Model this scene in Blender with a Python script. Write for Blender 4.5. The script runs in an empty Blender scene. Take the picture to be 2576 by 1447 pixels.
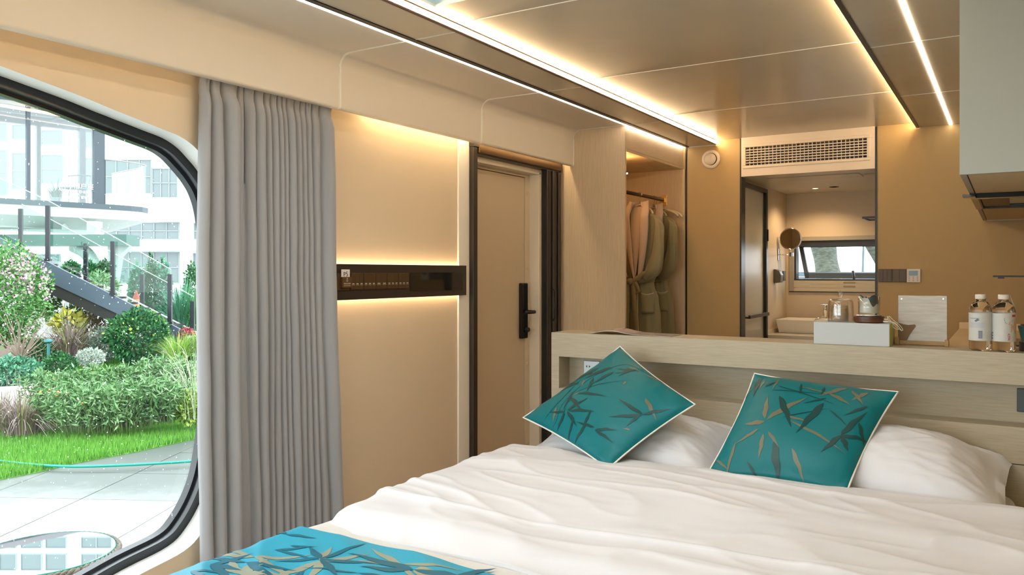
import bpy, bmesh, math, random
import numpy as np
from mathutils import Vector, Matrix, noise
random.seed(7); RNG = np.random.default_rng(7)
sc = bpy.context.scene
COL = sc.collection
PI = math.pi

# ------------------------------------------------------------------ camera, world, light, exposure
YAW = math.radians(31.75); FPX = 2023.0; CZ = 1.35; HOR = 686.0
cam_d = bpy.data.cameras.new('camera'); cam = bpy.data.objects.new('camera', cam_d); COL.objects.link(cam)
cam.location = (0, 0, CZ); cam.rotation_euler = (PI/2, 0, YAW)
cam_d.sensor_width = 36; cam_d.lens = 36*FPX/2576; cam_d.shift_y = -(723.5-HOR)/2576
cam_d.clip_start = 0.02; cam_d.clip_end = 300
sc.camera = cam
sc.view_settings.view_transform = 'Standard'; sc.view_settings.look = 'None'
sc.view_settings.exposure = 0.75; sc.view_settings.gamma = 1.0; sc.view_settings.use_curve_mapping = False
w = bpy.data.worlds.new('overcast_sky'); sc.world = w; w.use_nodes = True
wn = w.node_tree; bg = wn.nodes['Background']
tc = wn.nodes.new('ShaderNodeTexCoord'); sx = wn.nodes.new('ShaderNodeSeparateXYZ'); cr = wn.nodes.new('ShaderNodeValToRGB')
wn.links.new(tc.outputs['Generated'], sx.inputs[0]); wn.links.new(sx.outputs['Z'], cr.inputs[0]); wn.links.new(cr.outputs[0], bg.inputs[0])
cr.color_ramp.elements[0].color = (0.96, 0.98, 1, 1); cr.color_ramp.elements[1].color = (0.86, 0.93, 1, 1)
SKY = 3.4
bg.inputs[1].default_value = SKY
WARM = (1.0, 0.60, 0.27)
WARM2 = (1.0, 0.52, 0.16)

# ------------------------------------------------------------------ projection helpers (metres)
Fv = Vector((-math.sin(YAW), math.cos(YAW), 0)); Rv = Vector((math.cos(YAW), math.sin(YAW), 0)); Cv = Vector((0, 0, CZ))
def P(px, py, X=None, Y=None, Z=None, D=None):
    d = Fv + Rv*((px-1288)/FPX) + Vector((0, 0, (HOR-py)/FPX))
    if X is not None: k = X/d.x
    elif Y is not None: k = Y/d.y
    elif Z is not None: k = (Z-CZ)/d.z
    else: k = D
    return Cv + d*k
def W(x, y, z):                       # garden frame: x along Rv, y away from the cabin, z height above the cabin floor
    return Vector((Rv.x*x+Fv.x*y, Rv.y*x+Fv.y*y, z))
def LX(px, D): return (px-1288)/FPX*D
def LZ(py, D): return CZ+(HOR-py)/FPX*D

# ------------------------------------------------------------------ materials
def lin(c):
    return tuple((v/12.92 if v <= .04045 else ((v+.055)/1.055)**2.4) for v in c)
def S(r, g, b): return lin((r/255, g/255, b/255))
MC = {}
def M(name, col, rough=.5, metal=0., var=None, bump=None, coat=0., emis=None, es=0., trans=0., ior=1.45, spec=.5, sheen=0., aniso=0., vec='Object', sss=0.):
    if name in MC: return MC[name]
    m = bpy.data.materials.new(name); MC[name] = m; m.use_nodes = True; nt = m.node_tree
    b = nt.nodes['Principled BSDF']
    b.inputs['Base Color'].default_value = (*col, 1); b.inputs['Roughness'].default_value = rough
    b.inputs['Metallic'].default_value = metal; b.inputs['Coat Weight'].default_value = coat
    b.inputs['Transmission Weight'].default_value = trans; b.inputs['IOR'].default_value = ior
    b.inputs['Specular IOR Level'].default_value = spec; b.inputs['Sheen Weight'].default_value = sheen
    if sss:
        b.inputs['Subsurface Weight'].default_value = sss; b.inputs['Subsurface Radius'].default_value = (.02, .02, .02)
    if emis: b.inputs['Emission Color'].default_value = (*emis, 1); b.inputs['Emission Strength'].default_value = es
    def nz(scale, st, detail=4):
        t = nt.nodes.new('ShaderNodeTexCoord'); mp = nt.nodes.new('ShaderNodeMapping'); n = nt.nodes.new('ShaderNodeTexNoise')
        nt.links.new(t.outputs[vec], mp.inputs[0]); mp.inputs['Scale'].default_value = st
        nt.links.new(mp.outputs[0], n.inputs['Vector']); n.inputs['Scale'].default_value = scale; n.inputs['Detail'].default_value = detail
        return n
    if var:
        sc_, amt, st = var[:3]; col2 = var[3] if len(var) > 3 else tuple(max(0, c*(1-amt)) for c in col)
        n = nz(sc_, st); r = nt.nodes.new('ShaderNodeValToRGB')
        r.color_ramp.elements[0].position = .3; r.color_ramp.elements[1].position = .7
        r.color_ramp.elements[0].color = (*col2, 1); r.color_ramp.elements[1].color = (*tuple(min(1, c*(1+amt*.3)) for c in col), 1)
        nt.links.new(n.outputs['Fac'], r.inputs[0]); nt.links.new(r.outputs[0], b.inputs['Base Color'])
    if bump:
        sc_, stg, st = bump[:3]; n = nz(sc_, st); bp = nt.nodes.new('ShaderNodeBump')
        bp.inputs['Strength'].default_value = stg; bp.inputs['Distance'].default_value = bump[3] if len(bump) > 3 else .002
        nt.links.new(n.outputs['Fac'], bp.inputs['Height']); nt.links.new(bp.outputs[0], b.inputs['Normal'])
    return m
def GLASS(name, tint=(1, 1, 1), ior=1.45, rough=0.0, boost=0.0):
    if name in MC: return MC[name]
    m = bpy.data.materials.new(name); MC[name] = m; m.use_nodes = True; nt = m.node_tree
    for n in list(nt.nodes):
        if n.type == 'BSDF_PRINCIPLED': nt.nodes.remove(n)
    o = nt.nodes['Material Output']; t = nt.nodes.new('ShaderNodeBsdfTransparent'); g = nt.nodes.new('ShaderNodeBsdfGlossy')
    t.inputs[0].default_value = (*tint, 1); g.inputs['Roughness'].default_value = rough
    lw = nt.nodes.new('ShaderNodeLayerWeight'); lw.inputs[0].default_value = .5; f = nt.nodes.new('ShaderNodeMath'); f.operation = 'POWER'; f.inputs[1].default_value = 4.0
    nt.links.new(lw.outputs['Facing'], f.inputs[0]); mx = nt.nodes.new('ShaderNodeMixShader'); F0 = ((ior-1)/(ior+1))**2
    a = nt.nodes.new('ShaderNodeMath'); a.operation = 'MULTIPLY_ADD'; a.use_clamp = True; a.inputs[1].default_value = .9; a.inputs[2].default_value = F0+boost
    nt.links.new(f.outputs[0], a.inputs[0]); nt.links.new(a.outputs[0], mx.inputs[0])
    nt.links.new(t.outputs[0], mx.inputs[1]); nt.links.new(g.outputs[0], mx.inputs[2]); nt.links.new(mx.outputs[0], o.inputs[0])
    return m
def EM(name, col, s):
    if name in MC: return MC[name]
    m = bpy.data.materials.new(name); MC[name] = m; m.use_nodes = True; b = m.node_tree.nodes['Principled BSDF']
    b.inputs['Base Color'].default_value = (.8, .8, .8, 1); b.inputs['Emission Color'].default_value = (*col, 1); b.inputs['Emission Strength'].default_value = s
    return m

# ------------------------------------------------------------------ mesh builder
def link(name, me, mats, parent=None, smooth=False):
    o = bpy.data.objects.new(name, me); COL.objects.link(o)
    for m in (mats if isinstance(mats, (list, tuple)) else [mats]): me.materials.append(m)
    if smooth:
        me.polygons.foreach_set('use_smooth', [True]*len(me.polygons))
    if parent is not None:
        o.parent = parent; pm = Vector(parent.location)
        pp = parent.parent
        o.matrix_parent_inverse = Matrix.Translation(-pm) if parent.type == 'EMPTY' else Matrix.Identity(4)
        if parent.type != 'EMPTY': o.matrix_parent_inverse = Matrix.Identity(4); 
    return o
# children of a mesh part share the part's world placement: the mesh itself sits at the origin through its inverse
def auto_smooth(o, deg=35):
    me = o.data
    bm = bmesh.new(); bm.from_mesh(me)
    for f in bm.faces: f.smooth = True
    for e in bm.edges:
        if len(e.link_faces) == 2 and e.calc_face_angle(0) > math.radians(deg): e.smooth = False
    bm.to_mesh(me); bm.free()
class MB:
    def __init__(s): s.v = []; s.f = []; s.mi = []
    def add(s, vs, fs, mi=0):
        o = len(s.v); s.v += [tuple(v) for v in vs]; s.f += [tuple(i+o for i in f) for f in fs]; s.mi += [mi]*len(fs); return s
    def box(s, x0, x1, y0, y1, z0, z1, mi=0):
        return s.add([(x0,y0,z0),(x1,y0,z0),(x1,y1,z0),(x0,y1,z0),(x0,y0,z1),(x1,y0,z1),(x1,y1,z1),(x0,y1,z1)],
                     [(0,3,2,1),(4,5,6,7),(0,1,5,4),(1,2,6,5),(2,3,7,6),(3,0,4,7)], mi)
    def wbox(s, x0, x1, y0, y1, z0, z1, mi=0):      # box in the garden frame
        return s.add([W(x0,y0,z0),W(x1,y0,z0),W(x1,y1,z0),W(x0,y1,z0),W(x0,y0,z1),W(x1,y0,z1),W(x1,y1,z1),W(x0,y1,z1)],
                     [(0,3,2,1),(4,5,6,7),(0,1,5,4),(1,2,6,5),(2,3,7,6),(3,0,4,7)], mi)
    def ebox(s, px0, px1, pt, pb, D, dep, mi=0):
        return s.wbox(LX(px0, D), LX(px1, D), D, D+dep, LZ(pb, D), LZ(pt, D), mi)
    def prism(s, pts, off, mi=0):                   # closed polygon swept by a vector
        n = len(pts); off = Vector(off); a = [Vector(p) for p in pts]
        s.add(a+[p+off for p in a], [tuple(range(n-1, -1, -1)), tuple(range(n, 2*n))]+[(i, (i+1) % n, n+(i+1) % n, n+i) for i in range(n)], mi); return s
    def tube(s, pts, r, n=8, mi=0, closed=False, cap=True):
        pts = [Vector(p) for p in pts]; k = len(pts); rs = r if isinstance(r, (list, tuple)) else [r]*k
        vs = []; up = None
        for i, p in enumerate(pts):
            if closed: t = pts[(i+1) % k]-pts[i-1]
            else: t = pts[min(i+1, k-1)]-pts[max(i-1, 0)]
            if t.length < 1e-9: t = Vector((0, 0, 1))
            t.normalize()
            if up is None: up = Vector((0, 0, 1)) if abs(t.z) < .9 else Vector((1, 0, 0))
            a = up-t*up.dot(t)
            if a.length < 1e-6: a = t.orthogonal()
            a.normalize(); up = a; b = t.cross(a)
            for j in range(n):
                q = 2*PI*j/n; vs.append(p+(a*math.cos(q)+b*math.sin(q))*rs[i])
        fs = []
        for i in range(k if closed else k-1):
            for j in range(n):
                i2 = (i+1) % k; fs.append((i*n+j, i*n+(j+1) % n, i2*n+(j+1) % n, i2*n+j))
        if cap and not closed: fs += [tuple(range(n-1, -1, -1)), tuple(range((k-1)*n, k*n))]
        return s.add(vs, fs, mi)
    def lathe(s, prof, c, n=32, mi=0, axis='z', sx=1, sy=1, cap=True):
        c = Vector(c); vs = []
        for r, h in prof:
            for j in range(n):
                q = 2*PI*j/n; a, b = r*math.cos(q)*sx, r*math.sin(q)*sy
                vs.append(c+(Vector((a, b, h)) if axis == 'z' else Vector((a, h, b)) if axis == 'y' else Vector((h, a, b))))
        k = len(prof); fs = [(i*n+j, i*n+(j+1) % n, (i+1)*n+(j+1) % n, (i+1)*n+j) for i in range(k-1) for j in range(n)]
        if cap:
            if prof[0][0] > 1e-5: fs.append(tuple(range(n-1, -1, -1)))
            if prof[-1][0] > 1e-5: fs.append(tuple(range((k-1)*n, k*n)))
        return s.add(vs, fs, mi)
    def grid(s, fn, nu, nv, mi=0, cu=False):
        vs = [fn(i/nu if cu else i/(nu-1), j/(nv-1)) for i in range(nu) for j in range(nv)]
        fs = [(i*nv+j, ((i+1) % nu)*nv+j, ((i+1) % nu)*nv+j+1, i*nv+j+1) for i in range(nu if cu else nu-1) for j in range(nv-1)]
        return s.add(vs, fs, mi)
    def build(s, name, mats, parent=None, smooth=False, bev=0, seg=2, solid=0, auto=False):
        me = bpy.data.meshes.new(name); me.from_pydata(s.v, [], s.f); me.update()
        o = link(name, me, mats, parent, smooth)
        if len(me.materials) > 1: me.polygons.foreach_set('material_index', s.mi)
        bm = bmesh.new(); bm.from_mesh(me); bmesh.ops.recalc_face_normals(bm, faces=bm.faces); bm.to_mesh(me); bm.free()
        if smooth: me.polygons.foreach_set('use_smooth', [True]*len(me.polygons))
        if auto: auto_smooth(o)
        if solid:
            md = o.modifiers.new('thickness', 'SOLIDIFY'); md.thickness = solid; md.offset = -1
        if bev:
            md = o.modifiers.new('bevel', 'BEVEL'); md.width = bev; md.segments = seg; md.limit_method = 'ANGLE'; md.harden_normals = False
        return o
def np_mesh(name, V, F, mats, parent=None, mi=None, smooth=False):
    me = bpy.data.meshes.new(name); V = np.asarray(V, dtype=np.float32); F = np.asarray(F, dtype=np.int32); k = F.shape[1]
    me.vertices.add(len(V)); me.vertices.foreach_set('co', V.ravel()); me.loops.add(F.size); me.loops.foreach_set('vertex_index', F.ravel())
    me.polygons.add(len(F)); me.polygons.foreach_set('loop_start', np.arange(0, F.size, k, dtype=np.int32)); me.polygons.foreach_set('loop_total', np.full(len(F), k, dtype=np.int32))
    me.update(calc_edges=True)
    o = link(name, me, mats, parent)
    if mi is not None: me.polygons.foreach_set('material_index', np.asarray(mi, dtype=np.int32))
    if smooth: me.polygons.foreach_set('use_smooth', [True]*len(F))
    return o
def tag(o, label=None, cat=None, group=None, kind=None):
    if label: o['label'] = label
    if cat: o['category'] = cat
    if group: o['group'] = group
    if kind: o['kind'] = kind
    return o
def thing(name, loc, label=None, cat=None, group=None, kind=None):
    e = bpy.data.objects.new(name, None); COL.objects.link(e); e.location = loc; e.empty_display_size = .1
    return tag(e, label, cat, group, kind)
def box(name, x0, x1, y0, y1, z0, z1, m, parent=None, bev=0): return MB().box(x0,x1,y0,y1,z0,z1).build(name, m, parent, bev=bev)
FONT = {}
def text(name, body, size, origin, right, up, m, parent=None, ext=.0002):
    cu = bpy.data.curves.new(name, 'FONT'); cu.body = body; cu.size = size; cu.extrude = ext; cu.align_x = 'CENTER'; cu.align_y = 'CENTER'
    cu.resolution_u = 3
    t = bpy.data.objects.new(name, cu); COL.objects.link(t); bpy.context.view_layer.update()
    me = bpy.data.meshes.new_from_object(t); bpy.data.objects.remove(t)
    right = Vector(right).normalized(); up = Vector(up).normalized(); n = right.cross(up)
    mat = Matrix((right, up, n)).transposed().to_4x4(); mat.translation = Vector(origin); me.transform(mat)
    me.name = name
    return link(name, me, m, parent)
def nz(x, y, z=0.): return noise.noise(Vector((x, y, z)))

# ---- palette
CREAM = M('cream_panel', (.67, .61, .52), .42, bump=(900, .08, (1, 1, 1)))
CEILM = M('satin_champagne_panel', (.52, .46, .36), .22, var=(2, .08, (1, 1, 1)), bump=(1200, .05, (1, 1, 1)))
WALLM = M('sand_wallboard', (.66, .545, .40), .5, bump=(800, .12, (1, 1, 1)))
BACKM = M('tan_wallboard', (.50, .345, .15), .55, bump=(700, .15, (1, 1, 1)))
WHITE = M('white_trim', (.80, .77, .70), .4)
REVEAL = M('white_reveal', (.80, .84, .82), .4)
BLACK = M('black_metal', (.012, .011, .010), .35)
BLACKG = M('black_gloss', (.008, .008, .009), .12)
BRONZE = M('dark_bronze', (.045, .035, .028), .35, metal=.3)
WOODH = M('light_oak_horizontal', (.41, .35, .25), .42, var=(9, .16, (1.2, 40, 42)), bump=(60, .08, (1, 12, 12)))
WOODW = M('warm_oak_header', (.62, .48, .32), .42, var=(9, .14, (1.2, 1.2, 45)), bump=(60, .06, (1, 1, 12)))
WOODV = M('light_oak_vertical', (.62, .48, .32), .42, var=(9, .14, (45, 45, 1)), bump=(60, .06, (12, 12, 1)))
FLOORM = M('oak_floor', (.42, .31, .20), .4, var=(6, .3, (2, 20, 2)))
CHROME = M('chrome', (.85, .85, .85), .08, metal=1)
WHITEC = M('white_ceramic', (.86, .83, .76), .15, coat=.5)
PLGREY = M('grey_plastic', (.10, .09, .08), .45)
LED = EM('warm_led_strip', (1.0, .70, .40), 29)
LEDW = EM('neutral_led_diffuser', (1.0, .84, .66), 9)
LEDC = EM('cove_led', (1,.74,.42), 26)
CLEAR = GLASS('window_glass', (.95, .99, .98), 1.4)
# ================================================================== THE SETTING
Y0, YB = -2.2, 6.18
SEAMS = [Y0, -1.924, -.19, 1.0, 2.716, 3.876, 5.036]
ceil = thing('ceiling', (-1.1, 2, 2.35), kind='structure')
# window outline, traced on the inner face of the wall (X = -2.73), right half measured, left half mirrored
XW = -2.73
wp = [(144, 219.5), (287, 277), (395, 320), (449, 342), (481, 363), (503, 385)]
wb = [(511, 1333.6), (463, 1386), (349, 1447)]
half = [(P(a, b, X=XW).y, P(a, b, X=XW).z) for a, b in wp] + [(2.125, 1.765), (2.178, 1.69), (2.212, 1.58), (2.235, 1.38), (2.242, 1.1), (2.23, .80), (2.195, .56), (2.15, .43)] + [(P(a, b, X=XW).y, P(a, b, X=XW).z) for a, b in wb] + [(1.55, .185), (1.2, .16)]
YM = .45
top0 = [(YM, 2.10), (1.0, 2.055)]
rt = top0[1:] + half
loop = [(YM, 2.09)] + rt + [(YM, .155)] + [(2*YM-y, z) for y, z in reversed(rt)]
def catmull(pts, k=6):
    out = []; n = len(pts)
    for i in range(n):
        p0, p1, p2, p3 = (Vector(pts[(i+j-1) % n]) for j in range(4))
        for a in range(k):
            t = a/k; out.append(.5*((2*p1)+(-p0+p2)*t+(2*p0-5*p1+4*p2-p3)*t*t+(-p0+3*p1-3*p2+p3)*t**3))
    return out
WL = catmull(loop, 5)
def wscale(pts, d):       # inset towards the middle by d metres
    out = []; n = len(pts)
    for i, p in enumerate(pts):
        t = (pts[(i+1) % n]-pts[i-1]).normalized(); out.append(p+Vector((-t.y, t.x))*d)
    return out
area = sum(WL[i].x*WL[(i+1) % len(WL)].y-WL[(i+1) % len(WL)].x*WL[i].y for i in range(len(WL)))
SG = 1 if area > 0 else -1
def ring(mb, a, xa, b, xb, mi=0):
    n = len(a); mb.add([(xa, p.x, p.y) for p in a]+[(xb, p.x, p.y) for p in b], [(i, (i+1) % n, n+(i+1) % n, n+i) for i in range(n)], mi)
def rect_loop(pts, y0, y1, z0, z1):
    cy, cz = YM, 1.12; out = []
    for p in pts:
        dy, dz = p.x-cy, p.y-cz
        k = min([(y1-cy)/dy if dy > 1e-6 else 1e9, (y0-cy)/dy if dy < -1e-6 else 1e9, (z1-cz)/dz if dz > 1e-6 else 1e9, (z0-cz)/dz if dz < -1e-6 else 1e9])
        out.append(Vector((cy+dy*k, cz+dz*k)))
    for c in ((y0, z0), (y1, z0), (y1, z1), (y0, z1)):
        i = min(range(len(out)), key=lambda i: (out[i]-Vector(c)).length); out[i] = Vector(c)
    return out
YD = 3.915       # the door part starts here
ol = rect_loop(WL, Y0, 3.80, 0, 2.45)
mb = MB(); ring(mb, WL, XW, ol, XW); ring(mb, WL, XW-.2, ol, XW-.2)
mb.box(XW-.2, XW, 3.80, YD, 0, 2.45); mb.box(XW-.2, XW, YD, 5.036, 2.035, 2.45); mb.box(XW-.2, XW, 4.775, 5.036, 0, 2.035); mb.box(XW-.2, XW, 5.036, 8.0, 0, 2.45)
mb.box(XW-.2, XW-.13, YD, 4.8, 0, 2.035)
wl = mb.build('wall_left', WALLM); tag(wl, kind='structure')
w1 = thing('window_1', (XW-.1, YM, .15), kind='structure')
mb = MB(); ring(mb, WL, XW+.001, WL, XW-.10); mb.build('window_reveal', REVEAL, w1, smooth=True)
in1 = wscale(WL, SG*.034); in2 = wscale(WL, SG*.045)
mb = MB(); ring(mb, WL, XW-.10, in1, XW-.10); ring(mb, in1, XW-.10, in1, XW-.135); ring(mb, in1, XW-.135, in2, XW-.138); ring(mb, in2, XW-.138, in2, XW-.175); ring(mb, WL, XW-.1, WL, XW-.2); ring(mb, in2, XW-.175, WL, XW-.175)
wf = mb.build('window_frame', M('black_window_frame', (.012, .014, .018), .22), w1, auto=True)
mb = MB(); n = len(in1); mb.add([(XW-.15, p.x, p.y) for p in in1], [tuple(range(n))]); mb.build('pane', GLASS('big_window_glass', (.93, .985, .975), 1.42), w1)
# rain drops on the pane
DROP = bpy.data.materials.new('water_drop'); DROP.use_nodes = True
_nt = DROP.node_tree; _t = _nt.nodes.new('ShaderNodeBsdfTranslucent'); _t.inputs[0].default_value = (.95, .97, .97, 1); _nt.links.new(_t.outputs[0], _nt.nodes['Material Output'].inputs[0])
V = []; F = []; cnt = 0
while cnt < 1500:
    y = random.uniform(.9, 2.2); z = random.uniform(.15, 2.0)
    r = random.choice([.0008, .001, .0012, .0019]); cs = [(0, 0)]
    b = len(V); x = XW-.1515
    V += [(x-.0009, y, z)]+[(x, y+r*math.cos(a*PI/3), z+r*1.2*math.sin(a*PI/3)) for a in range(6)]
    F += [(b, b+1+a, b+1+(a+1) % 6) for a in range(6)]; cnt += 1
from mathutils.geometry import intersect_point_tri_2d
drops = np_mesh('rain_drop', V, F, DROP, w1); tag(drops, kind='stuff')
# white trim beside the door, and the black insect screen frame
tr = box('trim_1', XW, XW+.012, 3.805, 3.914, 0, 2.40, WHITE, bev=.003); tag(tr, kind='structure')

# ---- entrance door
d1 = thing('door_1', (XW-.09, 4.35, 0), kind='structure')
mb = MB(); mb.box(XW-.129, XW+.001, 4.762, 4.80, 0, 2.034).box(XW-.129, XW+.001, YD+.001, 4.79, 2.018, 2.040).box(XW-.13, XW, YD-.01, YD+.01, 0, 2.035)
mb.build('door_jamb', M('pale_door_jamb', (.70, .63, .50), .4), d1, bev=.003)
mb = MB(); mb.box(XW-.11, XW-.075, 4.705, 4.763, 0, 2.019).box(XW-.11, XW-.075, YD+.01, 4.705, 2.0, 2.02)
mb.build('door_stop', M('beige_door_stop', (.62, .52, .38), .45), d1, bev=.002)
leaf = box('door_leaf', XW-.12, XW-.08, YD+.01, 4.70, .02, 1.995, M('champagne_door', (.58, .475, .34), .4), d1, bev=.002)
for z in (1.89, 1.377, .727, .18):
    MB().lathe([(0, -.001), (.014, -.001), (.014, .002), (.011, .004), (0, .004)], (XW-.075, 4.733, z), 16, axis='x').build('screw_cap', M('cap_beige', (.58, .48, .34), .4), d1, smooth=False)
lk = MB().box(XW-.08, XW-.045, 4.625, 4.695, .905, 1.28).build('lock_body', BLACKG, leaf, bev=.008, seg=3)
MB().box(XW-.045, XW-.043, 4.645, 4.675, 1.10, 1.265).build('keypad', BLACKG, lk)
MB().tube([(XW-.046, 4.662, 1.087), (XW+.02, 4.662, 1.087), (XW+.026, 4.655, 1.087), (XW+.026, 4.54, 1.087)], [.012, .011, .012, .011], 10).build('lever', BLACK, lk, smooth=True)
MB().lathe([(0, 0), (.016, 0), (.016, .02), (.012, .026), (0, .026)], (XW-.046, 4.665, .965), 16, axis='x').build('thumb_turn', BLACK, lk)
scr = thing('insect_screen_door', (XW+.03, 4.4, 0), 'dark bronze folding insect screen frame mounted in front of the entrance door', 'screen door')
MB().box(XW+.001, XW+.04, YD, YD+.045, 0, 2.095).build('post', BRONZE, scr, bev=.003)
MB().box(XW+.001, XW+.048, YD-.006, YD+.05, 2.095, 2.17).build('corner_cap', BRONZE, scr, bev=.003)
MB().box(XW+.001, XW+.05, YD+.05, 4.985, 2.063, 2.125).build('top_rail', M('bronze_rail', (.12, .07, .03), .28, metal=.7), scr, bev=.004)
MB().box(XW+.003, XW+.04, YD+.045, 4.985, 2.052, 2.064).build('track', BLACK, scr)
MB().box(XW+.001, XW+.052, 4.985, 5.008, 2.05, 2.13).build('corner_cap', BRONZE, scr, bev=.002)
for i in range(5):
    y = 4.79+i*.041
    MB().box(XW+.004, XW+(.05 if i in (0, 2, 4) else .04), y, y+.033, 0, 2.052).build('folded_panel', BRONZE if i else BLACK, scr, bev=.003)
MB().tube([(XW+.05, 4.865, 1.24), (XW+.066, 4.872, 1.22), (XW+.07, 4.875, 1.13), (XW+.066, 4.872, 1.04), (XW+.05, 4.865, 1.02)], .006, 8).build('handle', BLACK, scr, smooth=True)

# ---- ceiling panels with pelmet
def pelmet_prof():
    r = .062; xa, zb = -2.607, 2.35; p = [(-2.216, zb)]
    for k in range(9):
        a = PI/2*k/8; p.append((xa+r-r*math.sin(a), zb-r+r*math.cos(a)))
    p += [(xa, 2.112)]
    for k in range(1, 5):
        a = PI/2*k/4; p.append((xa-.012+.012*math.cos(a), 2.112-.012*math.sin(a)))
    p += [(xa-.03, 2.10), (xa-.03, 2.106), (xa-.014, 2.108)]
    for q in [(xa-.010, 2.115), (xa-.010, zb-r)]: p.append(q)
    for k in range(8, -1, -1):
        a = PI/2*k/8; p.append((xa+r-(r+.010)*math.sin(a), zb-r+(r+.010)*math.cos(a)))
    p.append((-2.216, zb+.010))
    return p
PP = pelmet_prof()
for a, b in zip(SEAMS[:-1], SEAMS[1:]):
    y0, y1 = a+.003, b-.003
    MB().prism([(x, y0, z) for x, z in PP], (0, y1-y0, 0)).build('pelmet_panel', CREAM, ceil, auto=True)
for s in SEAMS[1:]:
    k = PP[:15]; pts = [(x-.0002, z) for x, z in k]
    out = [(x+(.004 if z < 2.29 else 0), z-(.003 if z > 2.3 else 0)) for x, z in k]
    MB().prism([(x, s-.0055, z) for x, z in out]+[(x-.006 if z < 2.29 else x, s-.0055, z+(.006 if z > 2.29 else 0)) for x, z in reversed(k)], (0, .011, 0)).build('joint_strip', WHITE, ceil, auto=True)
SE2 = [Y0, -1.924, -.764, .396, 1.55, 2.716, 3.876, 5.036, YB]
for a, b in zip(SE2[:-1], SE2[1:]):
    box('ceiling_panel', -2.166, -1.952, a+.002, b-.002, 2.35, 2.36, CEILM, ceil)
    for x0, x1 in ((-.528, .5),): box('ceiling_panel', x0, x1, a+.002, b-.002, 2.35, 2.36, CEILM, ceil)
SKX0, SKX1, SKY0, SKY1 = -1.90, -.60, 1.56, 2.50
for a, b in zip(SE2[:-1], SE2[1:]):
    if a == 1.55:
        mb = MB(); mb.box(-1.952, SKX0, a+.002, b-.002, 2.383, 2.393).box(SKX1, -.54, a+.002, b-.002, 2.383, 2.393).box(SKX0, SKX1, SKY1, b-.002, 2.383, 2.393)
        mb.build('ceiling_panel', CEILM, ceil)
    else: box('ceiling_panel', -1.952, -.54, a+.002, b-.002, 2.383, 2.393, CEILM, ceil)
for s in SE2[1:-1]:
    box('joint_strip', -2.166, -1.952, s-.003, s+.003, 2.3485, 2.356, WHITE, ceil)
    box('joint_strip', -.528, .5, s-.003, s+.003, 2.3485, 2.356, WHITE, ceil)
    if s != 1.55: box('joint_strip', -1.94, -.545, s-.0035, s+.0035, 2.3815, 2.388, WHITE, ceil)
# roof above, with the roof light
mb = MB(); mb.box(-2.95, SKX0-.011, Y0-.1, 8.1, 2.47, 2.55).box(SKX1+.011, .62, Y0-.1, 8.1, 2.47, 2.55).box(SKX0-.011, SKX1+.011, Y0-.1, SKY0-.011, 2.47, 2.55).box(SKX0-.011, SKX1+.011, SKY1+.011, 8.1, 2.47, 2.55)
tag(mb.build('roof', WHITE), kind='structure')
w3 = thing('window_3', (-1.25, 2, 2.4), kind='structure')
mb = MB(); mb.box(SKX0-.01, SKX0, SKY0, SKY1+.01, 2.3931, 2.56).box(SKX1, SKX1+.01, SKY0, SKY1+.01, 2.3931, 2.56).box(SKX0, SKX1, SKY1, SKY1+.01, 2.3931, 2.56).box(SKX0, SKX1, SKY0-.01, SKY0, 2.3931, 2.56)
mb.build('window_reveal', M('skylight_reveal', (.30, .35, .34), .5), w3); box('pane', SKX0, SKX1, SKY0, SKY1, 2.555, 2.56, CLEAR, w3)
# led lights in the ceiling
s1 = thing('ceiling_led_strip', (-2.21, 2, 2.35), 'leftmost ceiling light line, white diffuser beside a black profile, along the pelmet side', 'light')
box('diffuser', -2.214, -2.194, Y0, YB-.01, 2.346, 2.352, LEDW, s1); box('profile', -2.194, -2.166, Y0, YB-.01, 2.346, 2.358, BLACK, s1); box('profile_back', -2.216, -2.194, Y0, YB-.01, 2.352, 2.358, BLACK, s1)
s2 = thing('ceiling_led_strip', (-1.95, 2, 2.35), 'bright warm light line glowing on the left step of the middle ceiling', 'light')
box('diffuser', -1.952, -1.944, Y0, YB-.01, 2.353, 2.377, LED, s2); mb = MB(); mb.box(-1.956, -1.942, Y0, YB-.01, 2.347, 2.353).box(-1.952, -1.944, Y0, YB-.01, 2.377, 2.381); mb.build('profile', M('brown_profile', (.06, .025, .015), .4), s2)
s3 = thing('ceiling_led_strip', (-.535, 2, 2.35), 'hidden warm light line behind the thin black lip right of the middle ceiling', 'light')
box('diffuser', -.540, -.532, Y0, YB-.01, 2.358, 2.378, LED, s3); box('profile', -.546, -.528, Y0, YB-.01, 2.344, 2.357, BLACK, s3)
s4 = thing('ceiling_led_strip', (-.336, 2, 2.35), 'rightmost white ceiling light line, next to the overhead cabinet', 'light')
box('diffuser', -.345, -.329, Y0, YB-.01, 2.345, 2.3505, LEDW, s4)
s5 = thing('pelmet_led_strip', (-2.66, 2, 2.3), 'warm cove light line tucked behind the pelmet above the curtain', 'light')
box('diffuser', -2.675, -2.660, Y0+.1, 5.0, 2.19, 2.196, LEDC, s5); box('profile', -2.68, -2.655, Y0+.1, 5.0, 2.196, 2.206, WHITE, s5)

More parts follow.
